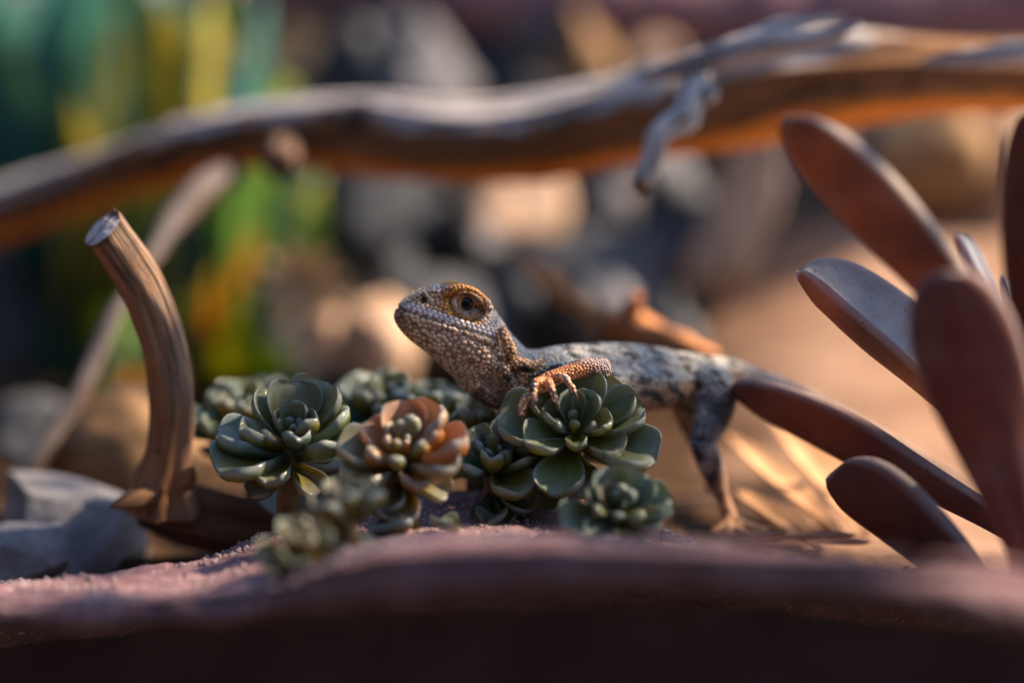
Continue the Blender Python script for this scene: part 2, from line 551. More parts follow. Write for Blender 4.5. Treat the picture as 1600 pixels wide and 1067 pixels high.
# unseen walls added on the viewer's side and left to block sky light
def wall(name, a, b_, h, label):
    a, b_ = Vector(a), Vector(b_); n = 60; m = 16; V, F = [], []
    nrm = (b_ - a).cross(Vector((0, 0, 1))).normalized()
    for side in (0, 1):
        for i in range(n + 1):
            for j in range(m + 1):
                p = a.lerp(b_, i / n) + Vector((0, 0, -.33 + (h + .33) * j / m)) + nrm * (.18 * side * (1.1 - .5 * j / m))
                p += nrm * (.05 * fbm(p, 5, 4, side)) + Vector((0, 0, .05 * fbm(p, 4, 3, 7) * j / m))
                V.append(p)
    q = (n + 1) * (m + 1)
    for side in (0, 1):
        for i in range(n):
            for j in range(m):
                k = side * q + i * (m + 1) + j
                F.append((k, k + m + 1, k + m + 2, k + 1) if side else (k, k + 1, k + m + 2, k + m + 1))
    for i in range(n):
        k = i * (m + 1) + m
        F.append((k, k + q, k + q + m + 1, k + m + 1))
    tag(link(name, mesh(V, F), M['earth']), label, kind='structure')
wall('sky_block_front', (-1.2, -1.15, 0), (1.2, -1.15, 0), .7, 'unseen dark wall added on the viewer side to block sky light')
wall('sky_block_left', (-.65, 1.2, 0), (-.65, -1.1, 0), .55, 'unseen dark wall added left of the bed to block sky light')

# background wall of stones: every row stands on the soil or on the row below
BG = [
 # px, py, Y, w, h, mat, label
 (700, 520, .36, 330, 200, 'slate', 'dark slate stone low behind the lizard head'),
 (905, 480, .38, 300, 300, 'slate', 'dark slate stone behind the lizard shoulders'),
 (600, 530, .30, 110, 210, 'tan_rock', 'pale tan upright stone left of the lizard snout'),
 (480, 560, .34, 170, 150, 'slate', 'dark slate stone between green plant and pale upright stone'),
 (800, 330, .42, 200, 170, 'tan_rock', 'pale tan stone resting high above the lizard head'),
 (600, 330, .44, 230, 200, 'slate', 'blackish slate stone under the driftwood beside green leaves'),
 (1075, 380, .40, 140, 330, 'slate', 'blue grey upright stone below the driftwood twig stub'),
 (1000, 300, .45, 170, 200, 'grey_rock', 'lilac grey stone behind the driftwood twig stub'),
 (1150, 320, .36, 80, 330, 'tan_rock', 'narrow tan slanting stone right of the twig stub'),
 (660, 130, .50, 170, 230, 'grey_rock', 'grey block stone above the driftwood middle'),
 (560, 100, .54, 150, 220, 'slate', 'black slate block above the driftwood beside yellow leaves'),
 (790, 120, .55, 130, 240, 'slate', 'black slate block above the driftwood middle'),
 (905, 110, .50, 110, 200, 'brown_rock', 'brown block stone standing above the driftwood'),
 (1010, 110, .54, 120, 220, 'slate', 'dark block stone beside the splintered driftwood top'),
 (1460, 250, .42, 200, 190, 'brown_rock', 'brown stone between driftwood and red paddle leaf'),
 (1380, 300, .46, 180, 260, 'slate', 'dark stone behind the red brown paddle leaf'),
 (1580, 300, .44, 180, 330, 'tan_rock', 'tan stone behind the dark upright paddle leaf'),
 (1240, 290, .46, 160, 220, 'slate', 'blue black stone behind the tip of red paddle leaf'),
 (30, 520, .46, 260, 420, 'slate', 'black rock behind the thin twig and green plants'),
 (250, 560, .50, 260, 420, 'slate', 'dark rock behind the bare broken stick'),
 (440, 380, .56, 260, 500, 'slate', 'tall dark rock behind the yellow green leaves'),
 (120, 230, .66, 500, 560, 'slate', 'big dark rock behind the teal plant'),
]
for i, (px, py, Y, w, h, mt, lb) in enumerate(BG):
    stone('stone', px, py, Y, w, h, mt, 20 + i, lb, 'stones piled behind the lizard', rot=(rng.uniform(-.2, .2), rng.uniform(-.25, .25), rng.uniform(-.5, .5)))
rs_ = random.Random(77)
for i in range(22):
    px = rs_.uniform(500, 1160); py = rs_.uniform(230, 540) if i > 5 else rs_.uniform(60, 160); Y = .30 + .22 * (540 - py) / 480 + rs_.uniform(-.02, .02)
    tn = (0, 1, 1, 2)[i % 4]
    stone('stone', px, py, Y, rs_.uniform(45, 95), rs_.uniform(60, 130), ('tan_rock', 'slate', 'grey_rock')[tn], 140 + i,
          ('small tan stone in the heap behind the lizard', 'small blackish stone in the heap behind the lizard', 'small pale grey stone in the heap behind the lizard')[tn],
          'small stones in the heap behind the lizard', rot=(rs_.uniform(-.5, .5), rs_.uniform(-.6, .6), rs_.uniform(-1, 1)))
# back wall boulders behind all that close the view
for i, (px, w) in enumerate([(430, 520), (800, 520), (1150, 520), (1500, 560), (1850, 500), (60, 620), (-300, 600)]):
    c = P(px, 500, .74)
    me = stone_mesh(w * S(.74) * .55, .13, .20 if i < 5 else .27, 80 + i, 8, .18)
    o = link('boulder', me, M['earth'], None, Matrix.Translation((c.x, .78, 0.02)))
    tag(o, ['dark boulder filling the gap behind the yellow green leaves', 'dark boulder closing the gap above the lizard', 'dark boulder closing the gap behind the twig stub',
            'brown boulder closing the gap behind the red paddle leaf', 'dark boulder behind the stem of the paddle plant', 'dark boulder behind the teal strap leaves', 'dark boulder at the far end of the teal plant'][i], 'boulder', 'boulders along the back')
# mauve slab lying along the top
def slab():
    rows = rowsP([(250, 5, .56, 60), (500, -20, .56, 70), (800, -5, .54, 78), (1100, 10, .53, 82), (1400, 15, .52, 100), (1800, 20, .52, 120)])
    V, F, T, A = tube_geo(rows, 90, 26, flat=.9)
    me = mesh(V, F)
    nr = [v.normal.copy() for v in me.vertices]
    for v, nn in zip(me.vertices, nr):
        v.co += nn * (0.006 * fbm(v.co, 16, 4, 3) + .002 * fbm(v.co, 70, 3, 3))
    tag(link('rock_slab', me, M['mauve_rock']), 'long mauve rock slab lying across the stones above the driftwood', 'rock')
slab()

# angular grey rock at the bottom left
c = P(120, 845, .045)
o = link('grey_rock', stone_mesh(.036, .03, .030, 5, 16, .05, 5, .45, .66), M['grey_rock'], None, Matrix.Translation(c) @ Matrix.Rotation(.5, 4, 'Z') @ Matrix.Rotation(.3, 4, 'Y'))
tag(o, 'angular blue grey rock at the foot of the bare broken stick', 'stone')
c = P(10, 870, .02)
o = link('grey_rock', stone_mesh(.030, .024, .017, 8, 16, .05, 5, .45, .66), M['grey_rock'], None, Matrix.Translation(c) @ Matrix.Rotation(1.5, 4, 'Z'))
tag(o, 'low grey rock lying against the angular blue grey rock', 'stone')
c = P(215, 700, .11)
o = link('tan_rock', stone_mesh(.03, .02, .020, 15, 5, .10), M['brown_rock'], None, Matrix.Translation(c))
tag(o, 'smooth brown stone just behind the bare broken stick', 'stone')
c = P(50, 680, .2)
o = link('tan_rock', stone_mesh(.018, .016, .015, 25, 5, .10), M['slate'], None, Matrix.Translation(c))
tag(o, 'dark stone in the shade behind the thin leaning twig', 'stone')

# ------------------------------------------------------------------ wood
def wood_part(name, rows, mat, parent, n=60, seg=20, amp=.08, wx_sky_fun=None, seed=1.0, ridge=.05, flat=None, lo=False):
    V, F, T, A = tube_geo(rows, n, seg, flat)
    s = spline(rows, n)
    me = mesh(V, F)
    nr = np.empty(len(V) * 3); me.vertices.foreach_get('normal', nr); nr = nr.reshape(-1, 3)
    rr = np.repeat(s[:, 3], seg)
    rr = np.concatenate([rr, [s[0, 3], s[-1, 3]]])[:len(V)]
    co = np.array(V); tc = np.empty_like(co); wx = np.empty(len(V))
    for i in range(len(V)):
        th, al, r = T[i], A[i], rr[i]
        q = Vector((math.cos(th) * 1.6, math.sin(th) * 1.6, al / max(s[:, 3].max(), 1e-4) * .22 + seed * 5))
        d = amp * noise.fractal(q, 1, 2, 3) + ridge * noise.fractal(Vector((q.x * 3.5, q.y * 3.5, q.z * .7)), 1, 2, 3)
        co[i] += nr[i] * d * r
        rm = s[:, 3].max()
        tc[i] = (math.cos(th) * rm, math.sin(th) * rm, al * .12 + seed)
        wx[i] = 0.5 + 0.5 * nr[i][2] if wx_sky_fun is None else wx_sky_fun(nr[i], al)
    me.vertices.foreach_set('co', co.ravel())
    vattr(me, 'tc', tc); fattr(me, 'wx', wx)
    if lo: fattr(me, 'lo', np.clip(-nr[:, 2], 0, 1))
    me.update()
    return link(name, me, mat, parent)

BR = rowsP([(-260, 420, .24, 46), (-60, 350, .235, 44), (120, 292, .225, 42), (300, 228, .21, 44), (430, 205, .20, 50), (560, 208, .185, 58), (700, 222, .17, 56),
            (830, 218, .16, 62), (960, 192, .15, 70), (1100, 160, .145, 78), (1250, 128, .14, 76), (1400, 118, .14, 62), (1560, 118, .145, 56), (1750, 130, .15, 60), (2000, 190, .16, 66)])
br = empty('driftwood_branch', Vector(BR[9][:3]) - Vector((0, 0, BR[9][3])))
tag(br, 'long weathered driftwood branch, sky light painted grey above and bounce light orange below, arching over the lizard', 'branch')
sky_top = lambda n_, al: 0.5 + 0.75 * (n_[2] * .92 - n_[1] * .12 - .48) - .5 * smooth(.37, .42, al)  # grey on upward faces stands in for sky light
wood_part('limb', BR, M['driftwood'], br, 220, 48, .18, sky_top, 1.0, .16, lo=True)
grey = lambda n_, al: 0.9
st = wood_part('twig_stub', rowsP([(1092, 96, .105, 20), (1088, 130, .092, 22), (1078, 158, .085, 20), (1072, 182, .082, 23), (1046, 198, .08, 18), (1028, 216, .078, 15), (1020, 244, .078, 16), (1008, 270, .078, 15), (1002, 296, .078, 10)]),
               M['driftwood'], br, 54, 18, .26, grey, 2.0, .22)
wood_part('broken_tip', rowsP([(1003, 284, .078, 14), (1000, 296, .078, 13), (996, 303, .078, 7)]), M['stick'], st, 8, 12, .3, lambda a, b: .2, 3.0, .3)
wood_part('side_nub', rowsP([(1090, 150, .09, 16), (1112, 148, .085, 15), (1120, 150, .084, 8)]), M['driftwood'], st, 12, 14, .12, grey, 3.0)
wood_part('splinter', rowsP([(1010, 118, .10, 12), (1110, 92, .09, 20), (1200, 68, .085, 22), (1280, 62, .08, 13), (1345, 36, .075, 4)]), M['driftwood'], br, 50, 14, .2, grey, 4.0, .2)
wood_part('splinter', rowsP([(1170, 66, .09, 16), (1220, 42, .085, 13), (1290, 30, .085, 6), (1320, 26, .085, 3)]), M['driftwood'], br, 30, 12, .2, grey, 5.0, .2)
wood_part('splinter', rowsP([(1440, 100, .10, 6), (1510, 92, .095, 16), (1580, 84, .09, 20), (1660, 75, .09, 16)]), M['driftwood'], br, 30, 12, .2, grey, 6.0, .2)
wood_part('cut_knot', rowsP([(445, 232, .19, 26), (440, 248, .165, 26), (436, 256, .155, 26)]), M['twig'], br, 10, 20, .04, lambda a, b: .4, 7.0, .03)

# bare broken stick
SK = rowsP([(252, 792, .022, 62), (256, 752, .02, 48), (266, 705, .018, 37), (270, 640, .016, 36), (262, 575, .014, 36), (243, 505, .012, 36), (216, 440, .010, 35), (186, 392, .008, 33), (168, 366, .007, 31)])
base = Vector(SK[0][:3]); base.z = drop(base.x, base.y)
skt = empty('broken_stick', base)
tag(skt, 'bare brown upright stick with an obliquely broken grey top', 'stick')
body = wood_part('shaft', SK, M['stick'], skt, 130, 44, .20, lambda n_, al: .35 + .25 * n_[0], 11.0, .07)
# oblique broken end: pull the last rings onto a slanting plane
me = body.data
A0, B0 = P(143, 388, .004), P(190, 338, .008)
ax = (B0 - A0).normalized(); nrm = Vector((ax.x, 0, ax.z)).cross(Vector((0, 1, 0))).normalized()
if nrm.x > 0: nrm = -nrm
nrm = (nrm + Vector((0, -.55, 0))).normalized()
v2 = nrm.cross(ax).normalized()
topv = Vector(SK[-1][:3])
tdir = (Vector(SK[-1][:3]) - Vector(SK[-2][:3])).normalized()
for v in me.vertices:
    if (v.co - topv).length < .014:
        # stretch along the shaft direction to the plane when near the end
        k = (v.co - topv).dot(tdir)
        if k > -.0022:
            den = nrm.dot(tdir)
            v.co += tdir * ((A0 - v.co).dot(nrm) / den) if abs(den) > .05 else Vector((0, 0, 0))
me.update()
face = []
ring_n = 18
ctr = (A0 + B0) / 2
# jagged end grain cap
half = (B0 - A0).length / 2
ctr = ctr + nrm * .0014
V = [ctr + nrm * .0004]; F = []
for ring in (0.5, 1.0):
    for k in range(ring_n):
        th = 2 * math.pi * k / ring_n
        j = .0006 * noise.noise(Vector((k * 2.3, ring * 5, 0)))
        V.append(ctr + ax * math.cos(th) * half * ring * .98 + v2 * math.sin(th) * .0062 * ring + nrm * (j + .0007 * (ring < .9)))
for k in range(ring_n):
    F.append((0, 1 + k, 1 + (k + 1) % ring_n))
    F.append((1 + k, 1 + ring_n + k, 1 + ring_n + (k + 1) % ring_n, 1 + (k + 1) % ring_n))
me = mesh(V, F)
vattr(me, 'tc', [v * 1.0 for v in np.array([tuple(q) for q in V])]); fattr(me, 'wx', [.95] * len(V))
link('broken_end', me, M['driftwood'], skt)
wood_part('root', rowsP([(235, 782, .03, 44), (310, 808, .028, 50), (400, 822, .03, 46), (470, 828, .034, 40), (540, 825, .04, 24)]), M['root'], skt, 50, 24, .3, lambda a, b: .1, 12.0, .2)
wood_part('root', rowsP([(265, 765, .02, 30), (222, 778, .012, 20), (190, 786, .006, 10), (172, 792, .004, 2)]), M['stick'], skt, 20, 16, .15, lambda a, b: .1, 13.0)
wood_part('knot', rowsP([(286, 752, .012, 18), (298, 742, .006, 12), (303, 730, .003, 2)]), M['stick'], skt, 10, 12, .2, lambda a, b: .4, 14.0)

tw = wood_part('thin_twig', rowsP([(365, 270, .19, 20), (320, 298, .175, 27), (275, 345, .16, 22), (240, 395, .145, 14), (205, 450, .13, 11), (172, 505, .12, 14), (140, 580, .11, 15), (100, 655, .10, 15), (50, 730, .09, 13), (0, 830, .085, 13)]),
          M['twig'], None, 80, 18, .12, lambda n_, al: .5 + .5 * n_[2], 15.0)
tag(tw, 'thin leaning twig passing behind the bare broken stick up to the driftwood', 'twig')

# ------------------------------------------------------------------ leaves
def leaf_geo(L, W, T, cup=.15, curl=.3, base=.22, peak=.68, tip=2.4, nu=16, nv=10, rim=.0, wob=0.0, seed=0.0, finger=0.0):
    """fleshy leaf along +X, width Y, upper face +Z. returns verts, faces, edge, top"""
    us = np.linspace(0, 1, nu)
    V, E, Tt, Ln = [], [], [], []
    idx = {}
    def half(u):
        if u < peak:
            t = u / peak
            return base + (1 - base) * (t * t * (3 - 2 * t)) ** .9
        t = (u - peak) / (1 - peak)
        return max(0.0, 1 - t ** tip) ** (1 / tip)
    for side in (1, -1):
        for i, u in enumerate(us):
            w = half(u) * W / 2
            for j in range(nv + 1):
                v = -1 + 2 * j / nv
                vv = math.sin(v * math.pi / 2)
                if side == -1 and (j in (0, nv) or i in (nu - 1,)):
                    idx[(side, i, j)] = idx[(1, i, j)]; continue
                x = u * L; y = vv * w
                prof = max(0.0, 1 - vv * vv) ** .5
                endt = min(1, (1 - u) / .12) ** .5 if u > .88 else 1
                th = T * (prof * endt) * (.55 + .45 * math.sin(min(1, u * 1.4) * math.pi / 2))
                z = (0.35 if side == 1 else -0.65) * th
                if side == 1:
                    z += rim * T * (abs(vv) ** 4) * endt * .8
                # cupping and lengthwise curl
                z += cup * W * (vv * vv) * half(u) * .5 + finger * 0
                z += curl * L * (u ** 2.2) * .5
                if wob: 
                    z += wob * W * noise.noise(Vector((u * 2.3 + seed, vv * 1.6, seed)))
                    y += wob * W * .5 * noise.noise(Vector((u * 2.0, seed, 3)))
                idx[(side, i, j)] = len(V)
                V.append((x * (1 - .12 * abs(curl) * u), y, z))
                eg = max(abs(vv) ** 3, max(0, (u - .8) / .2) ** 2)
                E.append(min(1, eg)); Ln.append(u); Tt.append(1.0 if side == 1 else 0.0)
    F = []
    for i in range(nu - 1):
        for j in range(nv):
            a = [idx[(1, i, j)], idx[(1, i + 1, j)], idx[(1, i + 1, j + 1)], idx[(1, i, j + 1)]]
            F.append(a)
            b = [idx[(-1, i, j + 1)], idx[(-1, i + 1, j + 1)], idx[(-1, i + 1, j)], idx[(-1, i, j)]]
            if len(set(b)) >= 3 and set(b) != set(a):
                F.append([q for k2, q in enumerate(b) if q not in b[:k2]])
    return V, F, E, Tt, Ln

def leaf_mesh(*a, **k):
    V, F, E, Tt, Ln = leaf_geo(*a, **k)
    me = mesh(V, F)
    fattr(me, 'edge', E); fattr(me, 'top', Tt); fattr(me, 'len', Ln)
    return me

# unit-length succulent leaves shared by all rosettes
SL = {
 'wide': [leaf_mesh(1, .74, .17, cup=.34, curl=.22, base=.17, peak=.70, wob=.07, seed=s, rim=.9, nu=20, nv=14) for s in (1., 5., 9., 12.)],
 'spoon': [leaf_mesh(1, .58, .21, cup=.36, curl=.34, base=.20, peak=.72, wob=.07, seed=s, rim=.9, nu=20, nv=14) for s in (2., 6., 8., 13.)],
 'nub': [leaf_mesh(1, .48, .40, cup=.10, curl=.22, base=.42, peak=.66, tip=2.2, wob=.03, seed=s, nu=14, nv=10) for s in (3., 7.)],
}
def basis(x, n):
    x = x.normalized(); y = n.cross(x).normalized(); z = x.cross(y)
    m = Matrix.Identity(4)
    for i, q in enumerate((x, y, z)):
        m[0][i], m[1][i], m[2][i] = q
    return m

def rosette(px, py, Y, axis, leaves, tint, label, seed, stem_px=None):
    """leaves: (phi deg, length px, open deg (0 flat, 90 along axis), kind, centre offset along axis px)"""
    C = P(px, py, Y); s = S(Y)
    a = Vector(axis).normalized()
    r = (Vector((1, 0, 0)) - a * a.x).normalized(); b = a.cross(r)
    foot = C - a * (.028)
    gz = drop(foot.x, foot.y)
    gz = min(gz, C.z - .004)
    root = empty('succulent', (foot.x, foot.y, gz))
    tag(root, label, 'succulent', 'rosette succulents growing in front of the lizard')
    rg = random.Random(seed)
    rows = [(foot.x, foot.y, gz - .003, .0034), (foot.x * .6 + C.x * .4, foot.y * .6 + C.y * .4, gz * .5 + (C.z - .006) * .5, .0030), (*(C - a * .004), .0026), (*(C + a * .002), .0016)]
    V, F, T, A = tube_geo(rows, 16, 10)
    link('stem', mesh(V, F), M['stem'], root)
    low = [(rg.uniform(0, 360), max(q[1] for q in leaves) * rg.uniform(.55, .85), rg.uniform(-35, -8), 'wide', -22 - 5 * k) for k in range(7)]
    for phi, L, op, kind, off in list(leaves) + low:
        ph, el = R(phi + rg.uniform(-4, 4)), R(op + rg.uniform(-4, 4))
        rad = r * math.cos(ph) + b * math.sin(ph)
        d = rad * math.cos(el) + a * math.sin(el)
        n = -rad * math.sin(el) + a * math.cos(el)
        me = rg.choice(SL[kind])
        Lm = L * s
        mat = basis(d, n)
        mt = Matrix.Translation(C + a * off * s + rad * .0006) @ mat @ Matrix.Rotation(rg.uniform(-.12, .12), 4, 'X') @ Matrix.Diagonal((Lm, Lm * rg.uniform(.92, 1.1), Lm, 1))
        t = tint[min(len(tint) - 1, int(rg.random() * len(tint)))]
        f = rg.uniform(.8, 1.2)
        link('leaf', me, M['succulent'], root, mt, (t[0] * f, t[1] * f, t[2] * f, 1))
    return root

def golden(n, Lout, Lin, op0, op1, phase, seed, off0=-14, off1=16):
    out = []
    for i in range(n):
        t = i / (n - 1)
        kind = 'wide' if t < .45 else ('spoon' if t < .72 else 'nub')
        out.append((phase + i * 137.5, Lout * (1 - t) ** .9 + Lin * t, op0 + (op1 - op0) * t ** 1.1, kind, off0 + (off1 - off0) * t))
    return out
GREEN = [(0.13, 0.20, 0.04), (0.20, 0.21, 0.012), (0.10, 0.18, 0.07), (0.26, 0.22, 0.012)]
TEAL = [(0.06, 0.16, 0.09), (0.12, 0.17, 0.02), (0.045, 0.13, 0.10), (0.18, 0.19, 0.015)]
OLIVE = [(0.20, 0.15, 0.015), (0.16, 0.15, 0.02), (0.22, 0.15, 0.02)]
AMBER = [(0.50, 0.21, 0.02), (0.32, 0.20, 0.02), (0.55, 0.20, 0.04), (0.22, 0.18, 0.03)]

# the rosette carrying the lizard's hand
R3 = [(84, 112, 40, 'wide', -4), (40, 118, 20, 'wide', -10), (14, 118, 16, 'wide', -2), (-26, 142, 2, 'wide', -10), (-40, 92, 8, 'spoon', 0),
      (208, 98, 14, 'wide', -6), (168, 132, 14, 'wide', -14), (140, 108, 30, 'wide', -6), (258, 116, -10, 'wide', -16), (272, 62, 20, 'spoon', 4),
      (112, 78, 56, 'spoon', 4), (54, 80, 50, 'spoon', 4), (72, 62, 54, 'nub', 8), (164, 72, 34, 'spoon', 4), (-8, 72, 26, 'spoon', 4), (196, 48, 40, 'nub', 10),
      (340, 46, 46, 'nub', 10), (120, 40, 72, 'nub', 12), (250, 36, 70, 'nub', 14)]
rosette(899, 682, -.021, (.02, -.62, .78), R3, GREEN, 'large open grey green rosette succulent under the lizard hand', 11)
R5 = [(150, 70, 30, 'wide', -4), (100, 82, 38, 'wide', -6), (10, 92, 12, 'wide', -4), (45, 84, 26, 'wide', -8), (195, 95, 8, 'wide', -10), (235, 70, 10, 'wide', -6), (300, 70, 8, 'wide', -6), (340, 80, 12, 'spoon', -4),
      (140, 56, 44, 'spoon', 4), (70, 52, 58, 'nub', 6), (30, 50, 48, 'nub', 6), (200, 48, 36, 'nub', 6), (330, 54, 30, 'nub', 6), (270, 40, 50, 'nub', 8), (100, 40, 66, 'nub', 10), (0, 30, 70, 'nub', 12)]
rosette(962, 805, -.055, (.05, -.72, .68), R5, TEAL + OLIVE[:1], 'small rosette succulent low at the rock edge below the large open rosette', 12)
R1 = [(178, 120, 6, 'wide', -18), (215, 128, -4, 'wide', -20), (255, 95, -6, 'spoon', -22), (335, 105, 20, 'wide', -12), (20, 120, 34, 'wide', -10), (48, 128, 46, 'wide', -8), (80, 115, 50, 'wide', -6),
      (118, 110, 34, 'wide', -8), (195, 90, 16, 'spoon', -4), (290, 70, 34, 'spoon', 2), (345, 78, 44, 'spoon', 2), (60, 76, 62, 'spoon', 4), (130, 62, 54, 'spoon', 4),
      (210, 58, 34, 'nub', 6), (270, 46, 46, 'nub', 8), (20, 44, 66, 'nub', 12), (160, 42, 62, 'nub', 12), (100, 38, 74, 'nub', 16), (310, 32, 70, 'nub', 18)]
rosette(452, 700, -.018, (.06, -.34, .93), R1, TEAL + GREEN, 'dark glossy green rosette succulent next to the bare broken stick', 13)
R2 = [(35, 112, 44, 'wide', -6), (92, 106, 50, 'wide', -8), (170, 115, 12, 'wide', -14), (215, 108, 4, 'wide', -16), (285, 84, 6, 'spoon', -14), (325, 112, 12, 'spoon', -12), (352, 118, 22, 'spoon', -8),
      (150, 92, 30, 'wide', -6), (130, 66, 50, 'spoon', 4), (200, 72, 26, 'nub', 2), (260, 60, 30, 'nub', 4), (10, 84, 46, 'nub', 4), (60, 74, 60, 'nub', 6), (330, 60, 44, 'nub', 6), (95, 62, 68, 'nub', 10), (180, 50, 56, 'nub', 10), (230, 40, 62, 'nub', 14), (300, 36, 70, 'nub', 16), (40, 34, 76, 'nub', 18)]
rosette(632, 722, -.042, (-.02, -.42, .9), R2, AMBER, 'amber tinted rosette succulent with upright orange leaves between two green rosettes', 14)
rosette(772, 735, -.018, (.0, -.45, .88), golden(14, 108, 34, 4, 72, 20, 4), TEAL, 'compact dark green rosette succulent squeezed beside the large open rosette', 15)
rosette(388, 668, .035, (-.1, -.3, .93), golden(14, 122, 36, 4, 70, 50, 5), TEAL + OLIVE, 'blurred green rosette succulent behind the dark glossy rosette', 16)
rosette(598, 655, .03, (.0, -.35, .93), golden(12, 112, 40, 10, 72, 100, 6), TEAL, 'blue green rosette succulent just below the lizard chin', 17)
rosette(672, 668, .028, (.1, -.1, .98), golden(11, 120, 36, 10, 72, 10, 6), TEAL, 'dark shaded rosette succulent under the lizard throat', 21)
rosette(470, 862, -.095, (.1, -.5, .85), golden(10, 75, 34, 5, 70, 200, 7), OLIVE, 'blurred brownish rosette bud on the front slope of the rock ledge', 18)
rosette(545, 812, -.075, (.0, -.25, .93), golden(9, 90, 40, 25, 75, 80, 8), OLIVE, 'blurred olive rosette bud under the amber tinted rosette', 19)
rosette(745, 690, .012, (.0, -.2, .95), golden(11, 95, 36, 8, 72, 140, 9), OLIVE, 'shaded olive rosette succulent behind the compact dark green rosette', 20)

# fallen leaves on the ledge
for px, py, Y, L, rz, lb in [(766, 806, -.03, 70, 1.4, 'fallen succulent leaf lying on the rock ledge below the compact rosette'),
                         (610, 800, -.05, 75, .3, 'fallen pale succulent leaf below the amber tinted rosette'),
                         (700, 835, -.05, 60, 2.2, 'fallen succulent leaf on the ledge beside the amber grains')]:
    p = P(px, py, Y); z = drop(p.x, p.y)
    Lm = L * S(Y)
    o = link('fallen_leaf', SL['wide'][0], M['succulent'], None, Matrix.Translation((p.x, p.y, z + .0012)) @ Matrix.Rotation(rz, 4, 'Z') @ Matrix.Translation((-Lm / 2, 0, 0)) @ Matrix.Diagonal((Lm, Lm, Lm, 1)), (.12, .13, .07, 1))
    tag(o, lb, 'leaf')
# broad blue leaves beneath the dark rosette
for A, B, n_, w, lb in [(P(520, 690, .005), P(478, 815, .0), (.75, -.6, .25), 85, 'smooth blue green succulent leaf hanging under the dark glossy rosette'),
                    (P(395, 700, .02), P(480, 800, .012), (-.2, -.75, .6), 100, 'broad grey blue succulent leaf below the dark glossy rosette')]:
    L = (B - A).length
    o = link('hanging_leaf', leaf_mesh(L, w * S(0), .0035, cup=.2, curl=.1, base=.4, peak=.6), M['succulent'], None, Matrix.Translation(A) @ basis(B - A, Vector(n_)), (.10, .17, .15, 1))
    tag(o, lb, 'leaf')

# ------------------------------------------------------------------ paddle plant on the right
pb = P(1625, 905, -.05); gz = drop(pb.x, pb.y)
pad = empty('paddle_plant', (pb.x, pb.y, gz))
tag(pad, 'succulent with long maroon and grey paddle shaped leaves beside the lizard tail', 'plant')
V, F, T, A = tube_geo([(pb.x, pb.y, gz - .006, .008), (*P(1630, 820, -.05), .0075), (*P(1640, 650, -.05), .0065), (*P(1650, 450, -.05), .005), (*P(1650, 330, -.05), .003)], 30, 14)
link('stem', mesh(V, F), M['stem'], pad)
PADS = [ # base, tip, normal, width px, thickness px, cup, curl, peak
 ((1640, 640, -.055), (1212, 193, -.085), (.62, .62, .48), 150, 26, .25, .06, .70),
 ((1600, 730, -.02), (1230, 434, -.004), (.45, -.44, .78), 165, 22, .70, .08, .60),
 ((1600, 845, -.03), (1143, 596, .022), (.30, .62, .72), 125, 22, .30, -.06, .60),
 ((1600, 985, -.05), (1283, 752, -.035), (.25, .45, .85), 190, 28, .45, .06, .70),
 ((1610, 900, -.075), (1475, 428, -.105), (.25, .90, .10), 170, 30, .25, .05, .72),
 ((1650, 760, -.08), (1606, 165, -.10), (.35, .9, .1), 130, 26, .3, .08, .62),
 ((1590, 640, .01), (1478, 368, .03), (.80, -.25, .50), 95, 18, .4, .12, .65),
 ((1630, 620, .0), (1560, 435, .02), (.7, -.5, .5), 90, 18, .4, .1, .65),
 ((1605, 880, -.03), (1490, 640, .03), (.2, .8, .5), 80, 18, .3, .1, .65),
]
PC = [(1.0, 1.05, 1.0, 1), (1, 1.1, 1.2, 1), (.7, .65, .65, 1), (.45, .45, .5, 1), (.7, .65, .7, 1), (.5, .45, .45, 1), (1.1, 1.3, 1.5, 1), (1, 1.2, 1.4, 1), (.8, .8, .8, 1)]
for k, (A, B, n_, w, t, cup, curl, peak) in enumerate(PADS):
    a, b_ = P(*A), P(*B); s = S((A[2] + B[2]) / 2)
    L = (b_ - a).length
    me = leaf_mesh(L, w * s, t * s, cup=cup, curl=curl, base=.30, peak=peak, tip=2.1, nu=40, nv=24, wob=.07, seed=k * 3.0, rim=.5)
    o = link('leaf', me, M['paddle'], pad, Matrix.Translation(a) @ basis(b_ - a, Vector(n_)), PC[k])

# ------------------------------------------------------------------ green plants behind
def strap_plant(base, specs, label, seed):
    root = empty('leafy_plant', base)
    tag(root, label, 'plant')
    rg = random.Random(seed)
    for (px, py, Y, w, colr) in specs:
        tipp = P(px, py, Y)
        st_ = Vector(base) + Vector((rg.uniform(-.012, .012), rg.uniform(-.01, .01), .002))
        L = (tipp - st_).length
        side = (tipp - st_).normalized()
        n = Vector((rg.uniform(-.2, .9), -.5, .7)); 
        me = leaf_mesh(L, w * S(Y), .0022, cup=.3, curl=rg.uniform(.1, .35), base=.5, peak=.5, tip=1.3, nu=16, nv=6)
        link('leaf', me, M['strap'], root, Matrix.Translation(st_) @ basis(side, n), (*colr, 1))
    return root
T1, T2, G1, Y1, Y2, O1 = (.03, .20, .18), (.07, .27, .27), (.12, .28, .04), (.55, .48, .04), (.34, .40, .03), (.70, .33, .02)
PALE = (.45, .47, .20)
def gbase(px, Y):
    q = P(px, 560, Y); return (q.x, q.y, drop(q.x, q.y))
